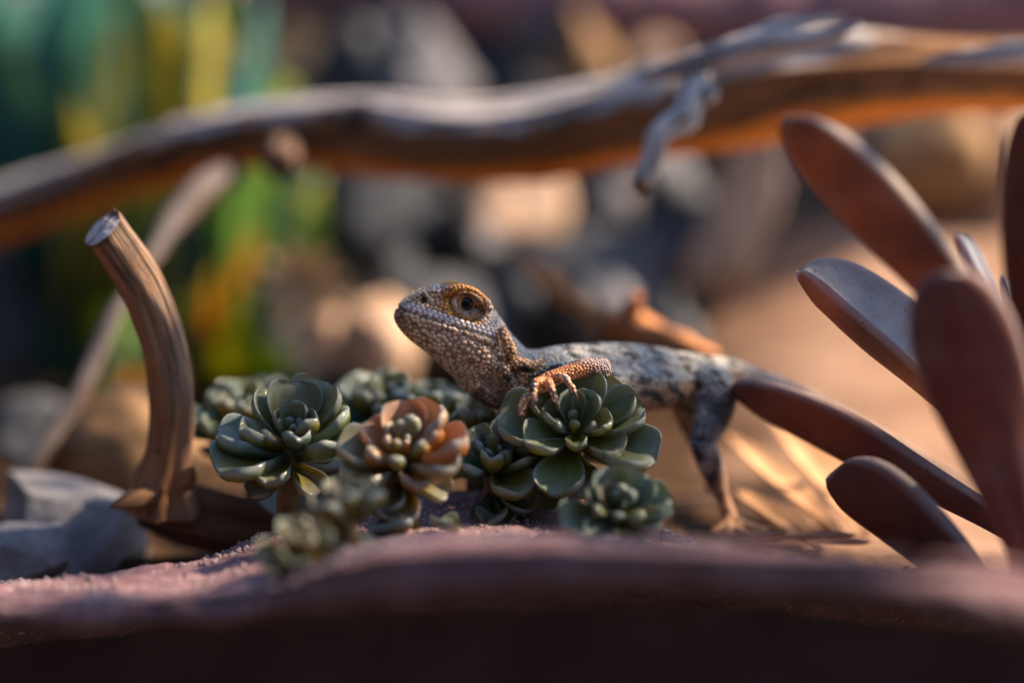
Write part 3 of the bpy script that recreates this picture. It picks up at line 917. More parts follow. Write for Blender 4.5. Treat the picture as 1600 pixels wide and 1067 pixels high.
strap_plant(gbase(130, .42), [(-60, -80, .45, 190, T1), (20, -90, .46, 190, T2), (110, -90, .46, 180, T1), (190, -80, .46, 180, (.05, .2, .1)), (270, -70, .47, 160, T1), (340, -50, .47, 140, G1), (20, 30, .42, 110, T1), (90, -20, .45, 120, T2), (190, 20, .40, 70, PALE), (110, 180, .37, 60, PALE), (150, 120, .36, 55, Y1), (240, 60, .40, 70, T2), (330, 30, .45, 120, T1),
                               (-40, 160, .42, 110, T1), (290, 150, .40, 90, T2), (60, 260, .36, 50, Y1), (180, 240, .34, 50, Y2), (330, 200, .42, 100, T2), (-20, 330, .40, 60, (.01, .05, .04)), (250, 330, .38, 70, G1)]
            + [(random.Random(k).uniform(-20, 480), random.Random(k + 50).uniform(-30, 300), .40 + .06 * random.Random(k + 9).random(), random.Random(k + 3).uniform(60, 130), (T1, T2, G1, T1, Y2, PALE)[k % 6]) for k in range(18)],
            'teal green plant with long strap leaves under the far end of driftwood', 1)
strap_plant(gbase(350, .36), [(390, 60, .42, 110, Y1), (430, 110, .40, 90, Y2), (300, 90, .42, 80, T2), (350, 330, .33, 80, O1), (420, 350, .35, 110, G1), (310, 400, .31, 70, Y1), (300, 470, .30, 60, O1), (390, 450, .31, 90, Y2),
                               (440, 400, .36, 110, G1), (480, 300, .38, 90, G1), (250, 470, .33, 70, Y2), (420, 560, .30, 80, G1), (350, 540, .28, 50, Y2), (270, 300, .38, 80, T1), (460, 480, .34, 80, G1)]
            + [(random.Random(k + 7).uniform(230, 500), random.Random(k + 61).uniform(-40, 420), .38 + .05 * random.Random(k + 19).random(), random.Random(k + 4).uniform(60, 110), (T2, Y1, G1, Y2, T1)[k % 5]) for k in range(16)],
            'yellow green plant with orange touched leaves behind the bare broken stick', 2)
strap_plant(gbase(215, .30), [(200, 590, .27, 50, O1), (240, 600, .26, 46, (.5, .3, .03)), (150, 560, .30, 60, (.03, .08, .03)), (250, 520, .30, 60, Y2), (180, 470, .33, 60, G1)],
            'low orange yellow plant at the foot of the thin twig', 3)
# pale dry flower-like cluster left of the snout
root = empty('dry_rosette', P(470, 530, .33)); tag(root, 'pale dried rosette of papery leaves beside the yellow green plant', 'plant')
for k in range(11):
    th = k / 11 * 2 * math.pi + .2
    a = P(470, 450, .31); b_ = a + Vector((math.cos(th) * .020, -.008, math.sin(th) * .022))
    link('leaf', leaf_mesh((b_ - a).length, .008, .0012, cup=.2, curl=.2, base=.5, peak=.5, tip=1.4, nu=8, nv=6), M['dry'], root, Matrix.Translation(a) @ basis(b_ - a, Vector((0, -1, .4))), (.60, .50, .36, 1))
V, F, T, A = tube_geo([(*P(470, 600, .33), .002), (*P(470, 520, .32), .002), (*P(470, 450, .312), .003)], 10, 8)
link('stem', mesh(V, F), M['stem'], root)

# ------------------------------------------------------------------ dry leaves around the lizard
def dry_leaf(A, B, n_, w, colr, label, curl=.3, cup=.5, wob=.12, seed=1., name='dry_leaf', group=None):
    a, b_ = P(*A), P(*B); s = S((A[2] + B[2]) / 2); L = (b_ - a).length
    me = leaf_mesh(L, w * s, .0012, cup=cup, curl=curl, base=.3, peak=.5, tip=1.5, nu=24, nv=12, wob=wob, seed=seed)
    o = link(name, me, M['dry'], None, Matrix.Translation(a) @ basis(b_ - a, Vector(n_)), (*colr, 1))
    tag(o, label, 'leaf', group)
bk = wood_part('bark_piece', rowsP([(820, 415, .15, 6), (850, 430, .14, 13), (895, 470, .13, 15), (940, 505, .12, 17), (985, 505, .11, 20), (1030, 524, .10, 18), (1080, 545, .09, 16), (1120, 556, .085, 8)]),
          M['bark'], None, 70, 18, .5, lambda n_, al: .3, 31.0, .6)
tag(bk, 'knobbly orange brown bark strip on dark stones behind the lizard back', 'bark')
wood_part('bark_knob', rowsP([(985, 510, .11, 20), (990, 480, .105, 14), (996, 462, .102, 9)]), M['bark'], bk, 14, 12, .3, lambda n_, al: .3, 33.0)
for k, (A, B, w, lb) in enumerate([((1330, 850, .02), (1130, 690, .09), 60, 'long dry straw blade slanting down beneath the lizard tail'),
                               ((1350, 835, .03), (1190, 650, .12), 70, 'broad dry straw blade with bright edge below the maroon leaf'),
                               ((1280, 860, .01), (1140, 770, .05), 50, 'short dry straw blade next to the lizard hind foot'),
                               ((1400, 850, .05), (1240, 680, .12), 60, 'dry straw blade lying under the long maroon leaf')]):
    dry_leaf(A, B, (.3, -.45, .85), w, (.75, .48, .28), lb, .08, .5, .05, 10. + k, 'straw_blade', 'straw blades below the lizard tail')
rg = random.Random(31)
for k in range(6):
    A = (1150 + k * 22 + rg.uniform(-8, 8), 846 + rg.uniform(-8, 4), .02 + rg.uniform(-.01, .01)); B = (A[0] + rg.uniform(50, 110), A[1] + rg.uniform(-6, 10), A[2] - .01)
    dry_leaf(A, B, (.0, -.3, .9), 22, (.55, .36, .24), 'little dry leaf scrap beside the lizard hind foot', .1, .5, .1, 20. + k, 'leaf_scrap', 'leaf scraps by the hind foot')

# ------------------------------------------------------------------ shrub added outside the view so its crown shades the bed
def shade_shrub():
    rg = random.Random(12)
    root = empty('sunshade', (.62, .04, -.32))
    tag(root, 'unseen leafy shrub standing beside the bed and shading the lizard', 'sunshade')
    V, F, T, A = tube_geo([(.62, .04, -.34, .016), (.60, .04, 0, .013), (.54, .02, .22, .010), (.42, .0, .33, .006), (.26, -.03, .36, .003)], 40, 12)
    link('trunk', mesh(V, F), M['stem'], root)
    for q in ((.34, .16, .36), (.30, -.16, .35), (.46, -.16, .36), (.22, .08, .37)):
        V, F, T, A = tube_geo([(.52, .02, .24, .006), (q[0] * .6 + .2, q[1] * .6, .31, .004), (*q, .002)], 16, 8)
        link('limb', mesh(V, F), M['stem'], root)
    V, F = [], []
    n = 0
    while n < 370:
        x, y, z = rg.uniform(-1, 1), rg.uniform(-1, 1), rg.uniform(-1, 1)
        if x * x + y * y + z * z > 1: continue
        p = Vector((.31 + .24 * x, -.01 + .21 * y, .35 + .06 * z))
        if noise.noise(p * 14) < -.22: continue
        n += 1
        d = Vector((rg.gauss(0, 1), rg.gauss(0, 1), rg.gauss(0, .5))).normalized()
        sd = d.cross(Vector((rg.gauss(0, .5), rg.gauss(0, .5), 1))).normalized()
        L, w = rg.uniform(.022, .036), rg.uniform(.006, .010)
        o = len(V)
        up = d.cross(sd) * L * .12
        V += [p, p + d * L * .5 + sd * w - up, p + d * L, p + d * L * .5 - sd * w - up, p + d * L * .5]
        F += [(o, o + 1, o + 4), (o + 1, o + 2, o + 4), (o + 2, o + 3, o + 4), (o + 3, o, o + 4)]
    f = link('crown', mesh(V, F, False), M['strap'], root, None, (.07, .11, .03, 1))
    tag(f, kind='stuff')
shade_shrub()

# ------------------------------------------------------------------ lizard
P_ = P
def make_lizard():
    TH, YAW = R(20), R(14)
    def P(px, py, Y):
        return P_(px, py, .004 + (Y - .004) * .6 if px > 835 and Y > .004 else Y)
    def rowsP(lst):
        return [(*P(a, b, c), r * S(c)) for a, b, c, r in lst]
    org = P(622, 485, -.006); s = S(-.004)
    du0 = CR * math.cos(TH) - CU * math.sin(TH)
    dv = CR * math.sin(TH) + CU * math.cos(TH)
    du = du0 * math.cos(YAW) + CF * math.sin(YAW)
    dw = -CF * math.cos(YAW) + du0 * math.sin(YAW)          # towards the animal's left side
    ku = 1 / math.cos(YAW)
    H = lambda u, v, w: org + (du * (u * ku) + dv * v + dw * w) * s
    Hm = np.array([list(du), list(dv), list(dw)])
    V, F = [], []
    def add(v, f):
        o = len(V); V.extend([tuple(q) for q in v]); F.extend([[i + o for i in q] for q in f])
    # head: stacked sections  u, top, bottom, half width
    hs = [(-1, 7, -9, 9), (0, 13, -14, 15), (5, 22, -19, 21), (14, 35, -26, 27), (30, 51, -35, 33), (50, 60, -42, 38), (80, 66, -53, 46), (106, 65, -64, 54), (137, 54, -74, 59), (160, 38, -80, 55), (182, 20, -84, 48), (200, 0, -86, 42)]
    sp = spline(hs, 60); seg = 32
    hv, hf = [], []
    for u, t, bt, w in sp:
        mid = bt + (t - bt) * .42
        for k in range(seg):
            a = 2 * math.pi * k / seg
            ca, sa = math.cos(a), math.sin(a)
            e = 2 / 2.35
            x = abs(ca) ** e * math.copysign(1, ca); y = abs(sa) ** e * math.copysign(1, sa)
            up = (t - mid) if y > 0 else (mid - bt)
            ww = w * (1 - .10 * max(0, y)) * (1 - .16 * max(0, -y))
            hv.append(H(u, mid + up * y, ww * x))
    n = len(sp)
    for i in range(n - 1):
        for k in range(seg):
            a, b = i * seg + k, i * seg + (k + 1) % seg
            hf.append((a, b, b + seg, a + seg))
    hv.append(H(sp[0][0], 0, 0)); hv.append(H(sp[-1][0], -45, 0))
    for k in range(seg):
        hf.append((len(hv) - 2, (k + 1) % seg, k)); hf.append((len(hv) - 1, (n - 1) * seg + k, (n - 1) * seg + (k + 1) % seg))
    add(hv, hf)
    def T(lst, n=30, seg=14, flat=None):
        v, f, _, _ = tube_geo(rowsP(lst), n, seg, flat); add(v, f)
    def TH_(lst, n=24, seg=12):
        v, f, _, _ = tube_geo([(*H(u, v_, w), r * s) for u, v_, w, r in lst], n, seg); add(v, f)
    # brows, canthal ridge, jowls
    for sg in (1, -1):
        TH_([(52, 52, 27 * sg, 6), (70, 60, 34 * sg, 8), (90, 63, 39 * sg, 9), (108, 58, 42 * sg, 8), (122, 48, 44 * sg, 6)])
        TH_([(14, 26, 14 * sg, 6), (35, 44, 23 * sg, 6), (55, 52, 28 * sg, 5)])
        TH_([(95, -10, 38 * sg, 14), (130, -20, 46 * sg, 20), (160, -22, 44 * sg, 16), (176, -20, 40 * sg, 8)])
        TH_([(8, -4, 15 * sg, 4), (40, 0, 31 * sg, 5), (80, 3, 42 * sg, 5.5), (120, 4, 53 * sg, 6), (148, 2, 57 * sg, 5)])       # lip swelling
    # neck and trunk
    T([(752, 556, .000, 58), (778, 580, .002, 56), (806, 594, .004, 52), (840, 598, .006, 52), (880, 595, .011, 55), (930, 592, .020, 55), (985, 590, .030, 52), (1040, 592, .038, 46), (1090, 590, .046, 36), (1135, 585, .054, 25), (1180, 592, .064, 16), (1240, 612, .076, 12), (1320, 650, .09, 9.5), (1420, 705, .105, 7), (1520, 760, .12, 4)], 110, 28)
    # wider flanks
    T([(860, 608, -.002, 34), (920, 606, .008, 40), (990, 606, .018, 38), (1050, 602, .030, 30), (1090, 598, .04, 18)], 40, 18)
    T([(870, 606, .022, 34), (930, 600, .034, 40), (990, 598, .044, 38), (1050, 596, .052, 28)], 30, 18)
    # skin folds of the neck and the pointed ear flaps
    T([(783, 512, -.0092, 7), (790, 530, -.0098, 8), (797, 547, -.0092, 9), (800, 562, -.0085, 5)], 18, 10)
    T([(770, 528, -.0098, 5), (777, 545, -.0102, 6), (783, 556, -.0100, 7), (790, 559, -.009, 4)], 16, 10)
    T([(795, 562, -.0078, 9), (815, 570, -.0075, 11), (833, 572, -.0068, 9), (850, 562, -.006, 3.5)], 20, 10)
    T([(786, 572, -.0088, 10), (792, 590, -.0082, 10), (800, 612, -.006, 9)], 16, 10)
    T([(745, 592, -.007, 12), (760, 612, -.006, 14), (782, 626, -.004, 12)], 16, 10)
    # near fore limb and hand
    T([(862, 590, -0.0030, 22), (900, 582, -0.0100, 19), (935, 577, -0.0150, 16), (944, 575, -0.0170, 15)], 20, 14)
    T([(946, 574, -0.0170, 14), (925, 573, -0.0195, 14), (900, 578, -0.0210, 13), (876, 586, -0.0220, 12), (862, 592, -0.0225, 13), (850, 599, -0.0230, 13), (838, 606, -0.0230, 10)], 30, 14)
    claws = []
    def digit(lst):
        T(lst, 16, 10); claws.append((lst[-2], lst[-1]))
    digit([(850, 600, -0.0230, 8), (832, 610, -0.0250, 7), (820, 624, -0.0260, 6), (815, 640, -0.0265, 5), (816, 650, -0.0265, 3.6)])
    digit([(850, 596, -0.0240, 8), (838, 597, -0.0265, 6.5), (833, 608, -0.0280, 5.5), (836, 620, -0.0285, 4.6), (838, 627, -0.0285, 3.4)])
    digit([(866, 590, -0.0235, 8), (880, 590, -0.0265, 6.5), (888, 597, -0.0285, 5), (894, 607, -0.0290, 4), (898, 613, -0.0290, 3)])
    digit([(846, 604, -0.0220, 8), (828, 618, -0.0220, 6.5), (818, 636, -0.0220, 5.5), (820, 654, -0.0220, 4.6), (823, 664, -0.0220, 3.4)])
    digit([(858, 596, -0.0245, 8), (860, 602, -0.0275, 6), (864, 612, -0.0290, 5), (868, 622, -0.0295, 4.2), (870, 630, -0.0295, 3.2)])
    # far fore limb
    T([(850, 600, .022, 20), (890, 620, .034, 16), (860, 680, .03, 13), (845, 735, .026, 11), (828, 745, .022, 9)], 24, 12)
    # near hind limb
    T([(1086, 596, .040, 34), (1112, 604, .036, 33), (1118, 630, .032, 32), (1110, 660, .029, 27), (1098, 688, .027, 21)], 28, 16)
    T([(1096, 684, .027, 20.0), (1103, 706, .029, 20.0), (1114, 735, .033, 18.0), (1124, 763, .036, 13.0), (1131, 783, .037, 10.0), (1138, 801, .036, 11.25), (1141, 816, .034, 11.25)], 30, 14)
    digit([(1140, 814, .034, 10.0), (1132, 823, .030, 7.5), (1122, 829, .027, 6.25), (1112, 833, .025, 4.5)])
    digit([(1141, 816, .034, 10.0), (1140, 825, .029, 7.5), (1136, 832, .025, 6.25), (1130, 836, .023, 4.5)])
    digit([(1142, 816, .034, 10.0), (1150, 825, .030, 7.5), (1160, 831, .026, 6.25), (1170, 835, .023, 4.5)])
    digit([(1143, 814, .034, 10.0), (1160, 820, .032, 7.5), (1178, 825, .030, 6.25), (1196, 829, .028, 4.5)])
    digit([(1140, 812, .034, 8.75), (1150, 816, .036, 6.25), (1160, 821, .036, 5.0), (1168, 825, .036, 3.75)])
    # far hind limb
    T([(1070, 600, .056, 28), (1078, 640, .066, 26), (1085, 672, .068, 18), (1108, 715, .072, 14), (1118, 752, .074, 9), (1108, 764, .070, 8)], 30, 14)

    me = mesh(V, F)
    tmp = bpy.data.objects.new('tmp', me); COL.objects.link(tmp)
    rm = tmp.modifiers.new('r', 'REMESH'); rm.mode = 'VOXEL'; rm.voxel_size = 0.00032; rm.adaptivity = 0
    sm = tmp.modifiers.new('s', 'SMOOTH'); sm.iterations = 6; sm.factor = .5
    dgr = bpy.context.evaluated_depsgraph_get(); dgr.update()
    body = bpy.data.meshes.new_from_object(tmp.evaluated_get(dgr))
    bpy.data.objects.remove(tmp)
    nV = len(body.vertices)
    co = np.empty(nV * 3); body.vertices.foreach_get('co', co); co = co.reshape(-1, 3)
    nr = np.empty(nV * 3); body.vertices.foreach_get('normal', nr); nr = nr.reshape(-1, 3)
    # head coordinates in photo-pixel units
    loc = (co - np.array(org)) @ Hm.T / s
    u, v, w = loc[:, 0] / ku, loc[:, 1], loc[:, 2]
    aw = np.abs(w)
    head = (u < 175) & (v > -95) & (v < 80) & (aw < 75)
    g2 = lambda d, r: np.exp(-(d / r) ** 2)
    disp = np.zeros(nV)
    mouth = np.where(head & (u < 150), g2(v - (3 + .045 * u), 2.4), 0)
    disp -= 1.6 * mouth * s * np.clip((152 - u) / 12, 0, 1)
    eu, ev = 90, 45
    lat = head & (aw > 20)
    de = np.sqrt(((u - eu) / 1.18) ** 2 + (v - ev) ** 2)
    disp -= np.where(lat, 5.0 * g2(de, 13), 0) * s
    disp += np.where(lat, 3.0 * g2(de - 29, 4.0) * np.clip((v - ev + 10) / 10, 0.2, 1), 0) * s
    disp -= np.where(lat, 2.5 * g2(de - 22.5, 2.2), 0) * s
    dn = np.sqrt((u - 27) ** 2 + (v - 29) ** 2)
    disp -= np.where(lat | (head & (aw > 10)), 5 * g2(dn, 4.2), 0) * s
    disp += np.where(head & (aw > 8), 1.6 * g2(dn - 8, 3), 0) * s
    # throat pleats
    thr = np.clip((-v - 45) / 20, 0, 1) * head
    disp += thr * .5 * np.sin(u * .9 + .35 * v) * s
    co2 = co + nr * disp[:, None]
    body.vertices.foreach_set('co', co2.ravel()); body.update()

    # ---- colours
    nz = np.empty((nV, 3))
    for i in range(nV):
        q = co2[i] * 260
        nz[i, 0] = noise.noise(Vector(q)); q2 = co2[i] * 90; nz[i, 1] = noise.noise(Vector(q2)); nz[i, 2] = noise.noise(Vector(co2[i] * 620))
    C = np.empty((nV, 3))
    L = lambda a, b, t: a + (b - a) * np.clip(t, 0, 1)[:, None]
    A_ = lambda *c: np.array(c)[None, :]
    # trunk: distance along x
    X = co2[:, 0]
    nzn = nr[:, 2]
    back = np.clip((nzn - .05) / .5, 0, 1)
    col = L(A_(.40, .26, .16), A_(.30, .35, .385), back)
    bars = np.sin(X * 860 + nz[:, 1] * 2.5 + co2[:, 2] * 500) + .75 * np.sin(co2[:, 2] * 1500 + co2[:, 1] * 900 + nz[:, 1] * 3) + .9 * nz[:, 0] - .35
    col = L(col, A_(.015, .018, .025), ((bars - .0) / .3) * np.clip(back + .5, 0, 1) * .95)
    col = L(col, A_(.42, .42, .42), ((nz[:, 0] - .25) / .12) * .7 * back)
    C[:] = col
    # tail paler
    C = L(C, A_(.42, .38, .37), np.where(X > P(1150, 580, .06).x, .6, 0))
    # limbs
    pj = np.empty((nV, 2))
    def seg_d(p0, p1):
        a, b = np.array(p0), np.array(p1); ab = b - a
        t = np.clip(((co2 - a) @ ab) / (ab @ ab), 0, 1)
        return np.linalg.norm(co2 - (a + t[:, None] * ab), axis=1), t
    d, t = seg_d(P(948, 574, -0.0170), P(838, 606, -0.0240))
    arm = (d < .0042)
    armc = L(A_(.34, .27, .30), A_(.74, .31, .11), (t - .1) / .35)
    armc = L(armc, A_(.72, .58, .52), ((nz[:, 0] - .2) / .2) * .4)
    armc = L(armc, A_(.10, .07, .09), ((-nz[:, 0] - .25) / .15) * (1 - t) * .8)
    C = np.where(arm[:, None], armc, C)
    for p0, p1 in [(P(850, 599, -0.0240), P(816, 650, -0.0265)), (P(850, 597, -0.0240), P(838, 627, -0.0285)), (P(866, 590, -0.0235), P(898, 613, -0.0290)), (P(846, 604, -0.0220), P(823, 664, -0.0220)), (P(858, 596, -0.0245), P(870, 630, -0.0295))]:
        d, t = seg_d(p0, p1)
        C = np.where((d < .0028)[:, None], L(np.broadcast_to(A_(.74, .31, .11), C.shape), A_(.75, .48, .34), t), C)
    d, t = seg_d(P(1118, 600, .036), P(1098, 688, .027)); d2, t2 = seg_d(P(1098, 688, .028), P(1141, 828, .034))
    leg = (d < .0072) & (co2[:, 2] < P(1118, 606, .036).z)
    lc = L(A_(.22, .26, .30) + np.zeros((nV, 1)), A_(.55, .55, .55), (nz[:, 0] - .05) / .25 * .7)
    lc = L(lc, A_(.06, .07, .09), (-nz[:, 1] - .2) / .15 * .5)
    C = L(C, lc, np.where(leg, (P(1118, 600, .036).z - co2[:, 2]) / .004, 0))
    sh = (d2 < .0058)
    sc_ = L(lc, A_(.50, .27, .15), (t2 - .15) / .5)
    sc_ = L(sc_, A_(.07, .05, .05), (-nz[:, 0] - .15) / .1 * .7 * (1 - t2))
    C = np.where(sh[:, None] & ((t2 > .02) | ~leg)[:, None], sc_, C)
    C = np.where((co2[:, 2] < P(1140, 815, .03).z)[:, None], A_(.58, .33, .19), C)
    # head
    hc = L(A_(.72, .54, .40) + np.zeros((nV, 1)), A_(.66, .43, .25), (nz[:, 1] + .3))
    hc = L(hc, A_(.72, .58, .46), np.clip((-v - 35) / 25, 0, 1))                                # throat
    hc = L(hc, A_(.13, .08, .06), np.clip((-v - 20) / 30, 0, 1) * np.clip((np.sin(u * .55 + v * .5 + nz[:, 1] * 4) - .45) / .3, 0, 1) * .55)
    hc = L(hc, A_(.52, .30, .12), np.clip(g2((v - 26) / 1.0, 14) * g2(u - 55, 28), 0, 1))     # loreal
    hc = L(hc, A_(.75, .66, .58), g2(v - 10 - .03 * u, 7) * np.clip((150 - u) / 20, 0, 1))      # upper lip
    hc = L(hc, A_(.46, .29, .17), g2(v + 4, 7) * .6 * np.clip((150 - u) / 20, 0, 1))
    top = np.clip((v - 44) / 8, 0, 1) * np.clip((120 - u) / 15, 0, 1)
    hc = L(hc, L(A_(.36, .37, .42) + np.zeros((nV, 1)), A_(.20, .11, .08), (nz[:, 0] - .05) / .1), top)
    hc = L(hc, A_(.72, .30, .05), np.clip(1.35 * g2(de - 25, 8), 0, 1) * lat * np.clip(1.2 - (u - 105) / 30, 0, 1))
    hc = L(hc, A_(.10, .05, .03), g2(de - 22.5, 2.0) * lat * .85)                # orange eye ring
    hc = L(hc, A_(.58, .52, .48), np.clip((u - 112) / 15, 0, 1) * np.clip((v + 5) / 20, 0, 1))
    hc = L(hc, A_(.10, .08, .08), np.clip((nz[:, 0] - .22) / .1, 0, 1) * np.clip((u - 100) / 30, 0, 1) * np.clip((v + 25) / 30, 0, 1) * .7)
    hc = L(hc, A_(.15, .09, .08), g2(u, 16) * np.clip((16 - v) / 10, 0, 1) * .75)                # dark snout tip
    hc = L(hc, A_(.03, .025, .025), np.clip(g2(dn, 5) * 1.3, 0, 1))
    hc = L(hc, A_(.10, .06, .045), mouth * .6)
    C = np.where(head[:, None] & (u < 160)[:, None], hc, L(C, hc, np.where(head, (175 - u) / 15, 0)))
    # neck: warm tan under, folds orange
    dk, tk = seg_d(P(765, 575, 0), P(835, 600, .003))
    nk = (dk < .0105) & ~(head & (u < 150)) & ~arm
    nc = L(A_(.42, .29, .20) + np.zeros((nV, 1)), A_(.28, .31, .33), (nzn - .2) / .3)
    nc = L(nc, A_(.10, .08, .07), (nz[:, 1] - .1) / .15 * .7)
    C = L(C, nc, np.where(nk, .85, 0))
    for p0, p1, r_ in [(P(783, 512, -.0095), P(800, 562, -.0085), .0021), (P(795, 562, -.0078), P(850, 562, -.006), .0026), (P(770, 528, -.0098), P(790, 559, -.009), .0016)]:
        d, t = seg_d(p0, p1)
        C = L(C, A_(.62, .34, .17), np.where(d < r_, .8, 0))
    C = np.clip(C * (1 + .18 * nz[:, 2:3]), .01, .9)
    cattr(body, 'Col', C)
    for p in body.polygons: pass
    body.polygons.foreach_set('use_smooth', [True] * len(body.polygons))

    # ---- materials
    b = NB('lizard_skin'); c_ = b.attr('Col').outputs['Color']
    co_ = objco(b)
    vv = b.vor(co_, 1500)
    b.set(color=b.mix(b.ramp(vv.outputs['Distance'], [(.35, 0.0), (.75, .8)]), b.mix(.45, c_, (.03, .02, .015)), b.mix(.9, c_, (.02, .015, .012))), rough=.55, spec=.4)
    b.bump(vv.outputs['Distance'], -.6, .0004)
    skin = b.m
    b = NB('lizard_scale'); c_ = b.attr('Col').outputs['Color']
    b.set(color=c_, rough=.42, spec=.5)
    scm = b.m
    b = NB('lizard_eye'); b.set(color=(.006, .005, .004), rough=.05, spec=.35); eyem = b.m
    b = NB('lizard_iris'); q = b.noise(objco(b), 2500, 3)
    b.set(color=b.ramp(q, [(.3, (.70, .32, .08)), (.7, (.85, .52, .22))]), rough=.15, spec=.6); irm = b.m
    b = NB('lizard_claw'); b.set(color=(.10, .06, .045), rough=.35); clm = b.m

    foot = P(1140, 846, .03)
    root = empty('lizard', foot)
    tag(root, 'scaly tan and blue grey lizard with raised head resting a hand on a rosette', 'lizard')
    bo = link('body', body, skin, root)

    # ---- scales: beads spread over the skin
    order = np.random.RandomState(3).permutation(nV)
    nr2 = np.empty(nV * 3); body.vertices.foreach_get('normal', nr2); nr2 = nr2.reshape(-1, 3)
    rad = np.where(nr[:, 2] > .1, .00056, .00046)
    rad = np.where(head, .00052, rad)
    rad = np.where(head & (v < 8) & (v > -38) & (u < 150), .00064, rad)
    rad = np.where(head & (v < -45), .00036, rad)
    rad = np.where(lat & (de < 27), .00034, rad)
    rad = np.where(arm, .00038, rad)
    skip = (lat & (de < 20)) | (head & (dn < 5)) | (mouth > .5) | (head & (np.abs(v - 12 - .035 * u) < 6) & (u < 150) & (u > 8) & (aw > 6))
    skip |= (co2[:, 1] > .06) | (X > .09)
    cell = .0014; grid = {}; keep = []
    for i in order:
        if skip[i]: continue
        p = co2[i]; r = rad[i]
        kx, ky, kz = int(p[0] // cell), int(p[1] // cell), int(p[2] // cell)
        ok = True
        for ix in (kx - 1, kx, kx + 1):
            for iy in (ky - 1, ky, ky + 1):
                for iz in (kz - 1, kz, kz + 1):
                    for j, pj_, rj in grid.get((ix, iy, iz), ()):
                        dd = (p[0] - pj_[0]) ** 2 + (p[1] - pj_[1]) ** 2 + (p[2] - pj_[2]) ** 2
                        if dd < (r + rj) ** 2 * .74:
                            ok = False; break
                    if not ok: break
                if not ok: break
            if not ok: break
        if ok:
            grid.setdefault((kx, ky, kz), []).append((i, p, r)); keep.append(i)
    keep = np.array(keep)
    K = len(keep)
    # dome template: centre + two rings of 7
    tv = [(0, 0, .46)]
    for rr_, zz in ((.78, .34), (1.06, -.12)):
        for k in range(7):
            a = 2 * math.pi * k / 7; tv.append((math.cos(a) * rr_, math.sin(a) * rr_, zz))
    tv = np.array(tv)
    tf = [(0, 1 + k, 1 + (k + 1) % 7) for k in range(7)] + [(1 + k, 8 + k, 8 + (k + 1) % 7) for k in range(7)] + [(1 + k, 8 + (k + 1) % 7, 1 + (k + 1) % 7) for k in range(7)]
    tf = np.array(tf)
    N = nr2[keep]
    ref = np.where(np.abs(N @ np.array(du))[:, None] < .9, np.array(du)[None, :], np.array(dv)[None, :])
    Xa = ref - N * np.sum(ref * N, axis=1)[:, None]; Xa /= np.linalg.norm(Xa, axis=1)[:, None]
    Ya = np.cross(N, Xa)
    rs = np.random.RandomState(5)
    rk = rad[keep] * rs.uniform(.88, 1.12, K)
    el = rs.uniform(1.0, 1.25, K)
    BV = co2[keep][:, None, :] + rk[:, None, None] * (tv[None, :, 0:1] * (Xa * el[:, None])[:, None, :] + tv[None, :, 1:2] * Ya[:, None, :] + tv[None, :, 2:3] * N[:, None, :])
    BF = (tf[None] + (np.arange(K) * len(tv))[:, None, None]).reshape(-1, 3)
    sme = bpy.data.meshes.new('scales')
    sme.vertices.add(K * len(tv)); sme.vertices.foreach_set('co', BV.ravel())
    sme.loops.add(BF.size); sme.loops.foreach_set('vertex_index', BF.ravel().astype(np.int32))
    sme.polygons.add(len(BF)); sme.polygons.foreach_set('loop_start', np.arange(0, BF.size, 3, dtype=np.int32))
    sme.update(calc_edges=True)
    sme.polygons.foreach_set('use_smooth', [True] * len(BF))
    bc = C[keep] * rs.uniform(.75, 1.3, (K, 1)) * 1.08
    dark = rs.rand(K) < .07
    bc[dark] *= .35
    ringf = np.concatenate([[1.0], np.full(7, .95), np.full(7, .20)])       # dark skin shows between the scales
    cattr(sme, 'Col', np.clip(np.repeat(bc, len(tv), axis=0) * np.tile(ringf, K)[:, None], .005, .9))
    tag(link('scales', sme, scm, root), kind='stuff')

    # ---- lip scales, eyelids, eyes, claws
    bvh = BVHTree.FromPolygons([tuple(q) for q in co2], [tuple(p.vertices) for p in body.polygons])
    def surf(u_, v_, sg):
        o_ = H(u_, v_, 100 * sg); h = bvh.ray_cast(o_, -dw * sg)
        return (h[0], h[1]) if h[0] else (None, None)
    def dome(name, p, nn, xa, lx, ly, h, colr, mat=None, parent=root):
        bm = bmesh.new(); bmesh.ops.create_icosphere(bm, subdivisions=2, radius=1)
        for q in bm.verts:
            q.co = Vector((q.co.x * lx, q.co.y * ly, q.co.z * h))
        m_ = bpy.data.meshes.new(name); bm.to_mesh(m_); bm.free()
        m_.polygons.foreach_set('use_smooth', [True] * len(m_.polygons))
        cattr(m_, 'Col', np.tile(np.array(colr)[None], (len(m_.vertices), 1)))
        return link(name, m_, mat or scm, parent, Matrix.Translation(p) @ basis(xa, nn))
    rg = random.Random(4)
    for sg in (1, -1):
        uu = 10
        while uu < 150:
            st = 8.2 + rg.uniform(-.6, .8)
            for dv_, nm in ((10 + .035 * uu, 'upper_lip_scale'), (15.5 + .035 * uu, 'upper_lip_scale'), (-2 + .035 * uu, 'lower_lip_scale')):
                p, nn = surf(uu + (4 if dv_ > 13 + .035 * uu else 0), dv_, sg)
                if p:
                    k = rg.uniform(.8, 1.15)
                    cc = (.68 * k, .63 * k, .64 * k) if nm[0] == 'u' else (.56 * k, .42 * k, .31 * k)
                    dome(nm, p - nn * .0001, nn, du, st * .50 * s * ku, 3.5 * s, 2.6 * s, cc)
            uu += st
        p, nn = surf(eu, ev, sg)
        side = dw * sg
        ec = H(eu, ev, 0) + side * ((p - H(eu, ev, 0)).dot(side)) - side * 7.0 * s
        axis = (side + dv * .10 - du * .05).normalized()
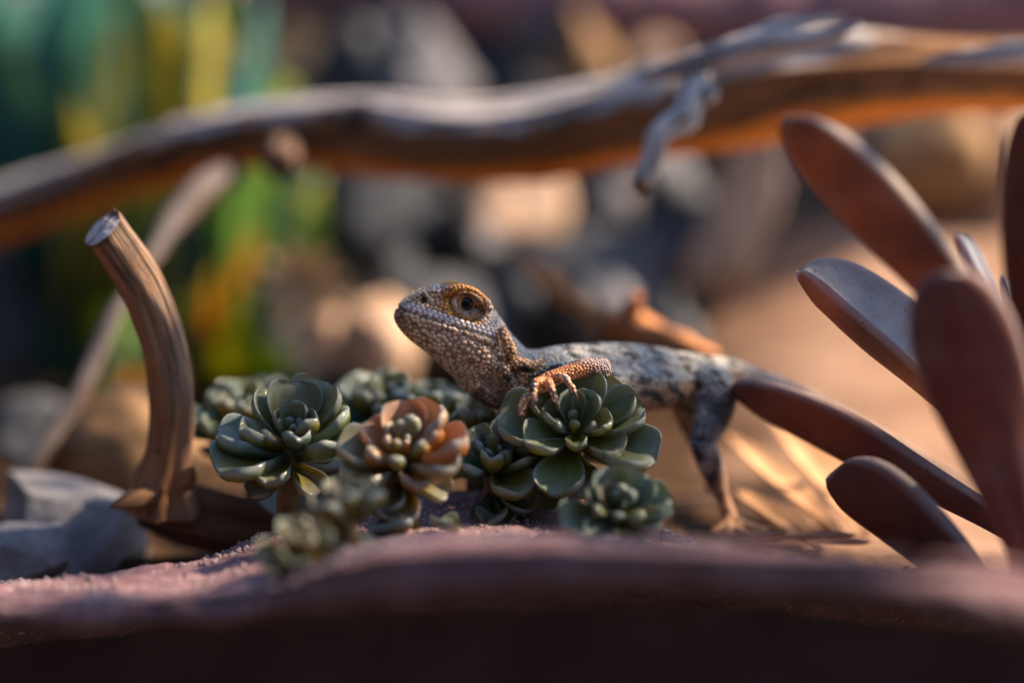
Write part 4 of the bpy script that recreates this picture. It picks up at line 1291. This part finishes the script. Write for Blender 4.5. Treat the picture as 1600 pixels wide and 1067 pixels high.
        bm = bmesh.new(); bmesh.ops.create_uvsphere(bm, u_segments=28, v_segments=18, radius=15.5 * s)
        m_ = bpy.data.meshes.new('eye'); bm.to_mesh(m_); bm.free(); m_.polygons.foreach_set('use_smooth', [True] * len(m_.polygons))
        eo = link('eye', m_, irm, root, Matrix.Translation(ec))
        bm = bmesh.new(); bmesh.ops.create_uvsphere(bm, u_segments=24, v_segments=14, radius=1)
        for q in bm.verts: q.co = Vector((q.co.x * 10 * s, q.co.y * 10 * s, q.co.z * 3.2 * s))
        m_ = bpy.data.meshes.new('pupil'); bm.to_mesh(m_); bm.free(); m_.polygons.foreach_set('use_smooth', [True] * len(m_.polygons))
        link('pupil', m_, eyem, eo, Matrix.Translation(ec + axis * 13.6 * s) @ basis(du, axis))
        # eyelids: two crescents of skin round the eye plus a beaded rim
        for lo in (0, 1):
            rows = []
            for k in range(9):
                a = R(-8 + 196 * k / 8) * (-1 if lo else 1)
                rr = 18.0
                q = ec + (du * math.cos(a) * rr * 1.12 + dv * math.sin(a) * (rr * (.80 if lo else .78))) * s + side * (9.0 - 2.5 * abs(math.cos(a))) * s
                rows.append((*q, (4.6 if lo else 4.2) * s))
            vv_, ff_, _, _ = tube_geo(rows, 30, 10)
            m_ = mesh(vv_, ff_); cattr(m_, 'Col', np.tile(np.array([[.66, .38, .18]] if not lo else [[.66, .46, .32]]), (len(vv_), 1)))
            lid = link('eyelid', m_, scm, root)
            if lo:
                for k in range(15):
                    a = -R(5 + 170 * k / 14)
                    q = ec + (du * math.cos(a) * 17.6 * 1.08 + dv * math.sin(a) * 12.6) * s + side * (13.0 - 2.8 * abs(math.cos(a))) * s
                    dome('lid_scale', q, axis, du, 1.7 * s, 2.1 * s, 1.6 * s, (.66, .62, .62), None, lid)
    for a, b_ in claws:
        p0, p1 = P(*a[:3]), P(*b_[:3]); d_ = (p1 - p0).normalized()
        vv_, ff_, _, _ = tube_geo([(*(p1 - d_ * .0004), .0005), (*(p1 + d_ * .0008 - Vector((0, 0, .0001))), .0003), (*(p1 + d_ * .0016 - Vector((0, 0, .0006))), .00006)], 8, 8)
        link('claw', mesh(vv_, ff_), clm, root)
    print('lizard', nV, 'scales', K)
make_lizard()
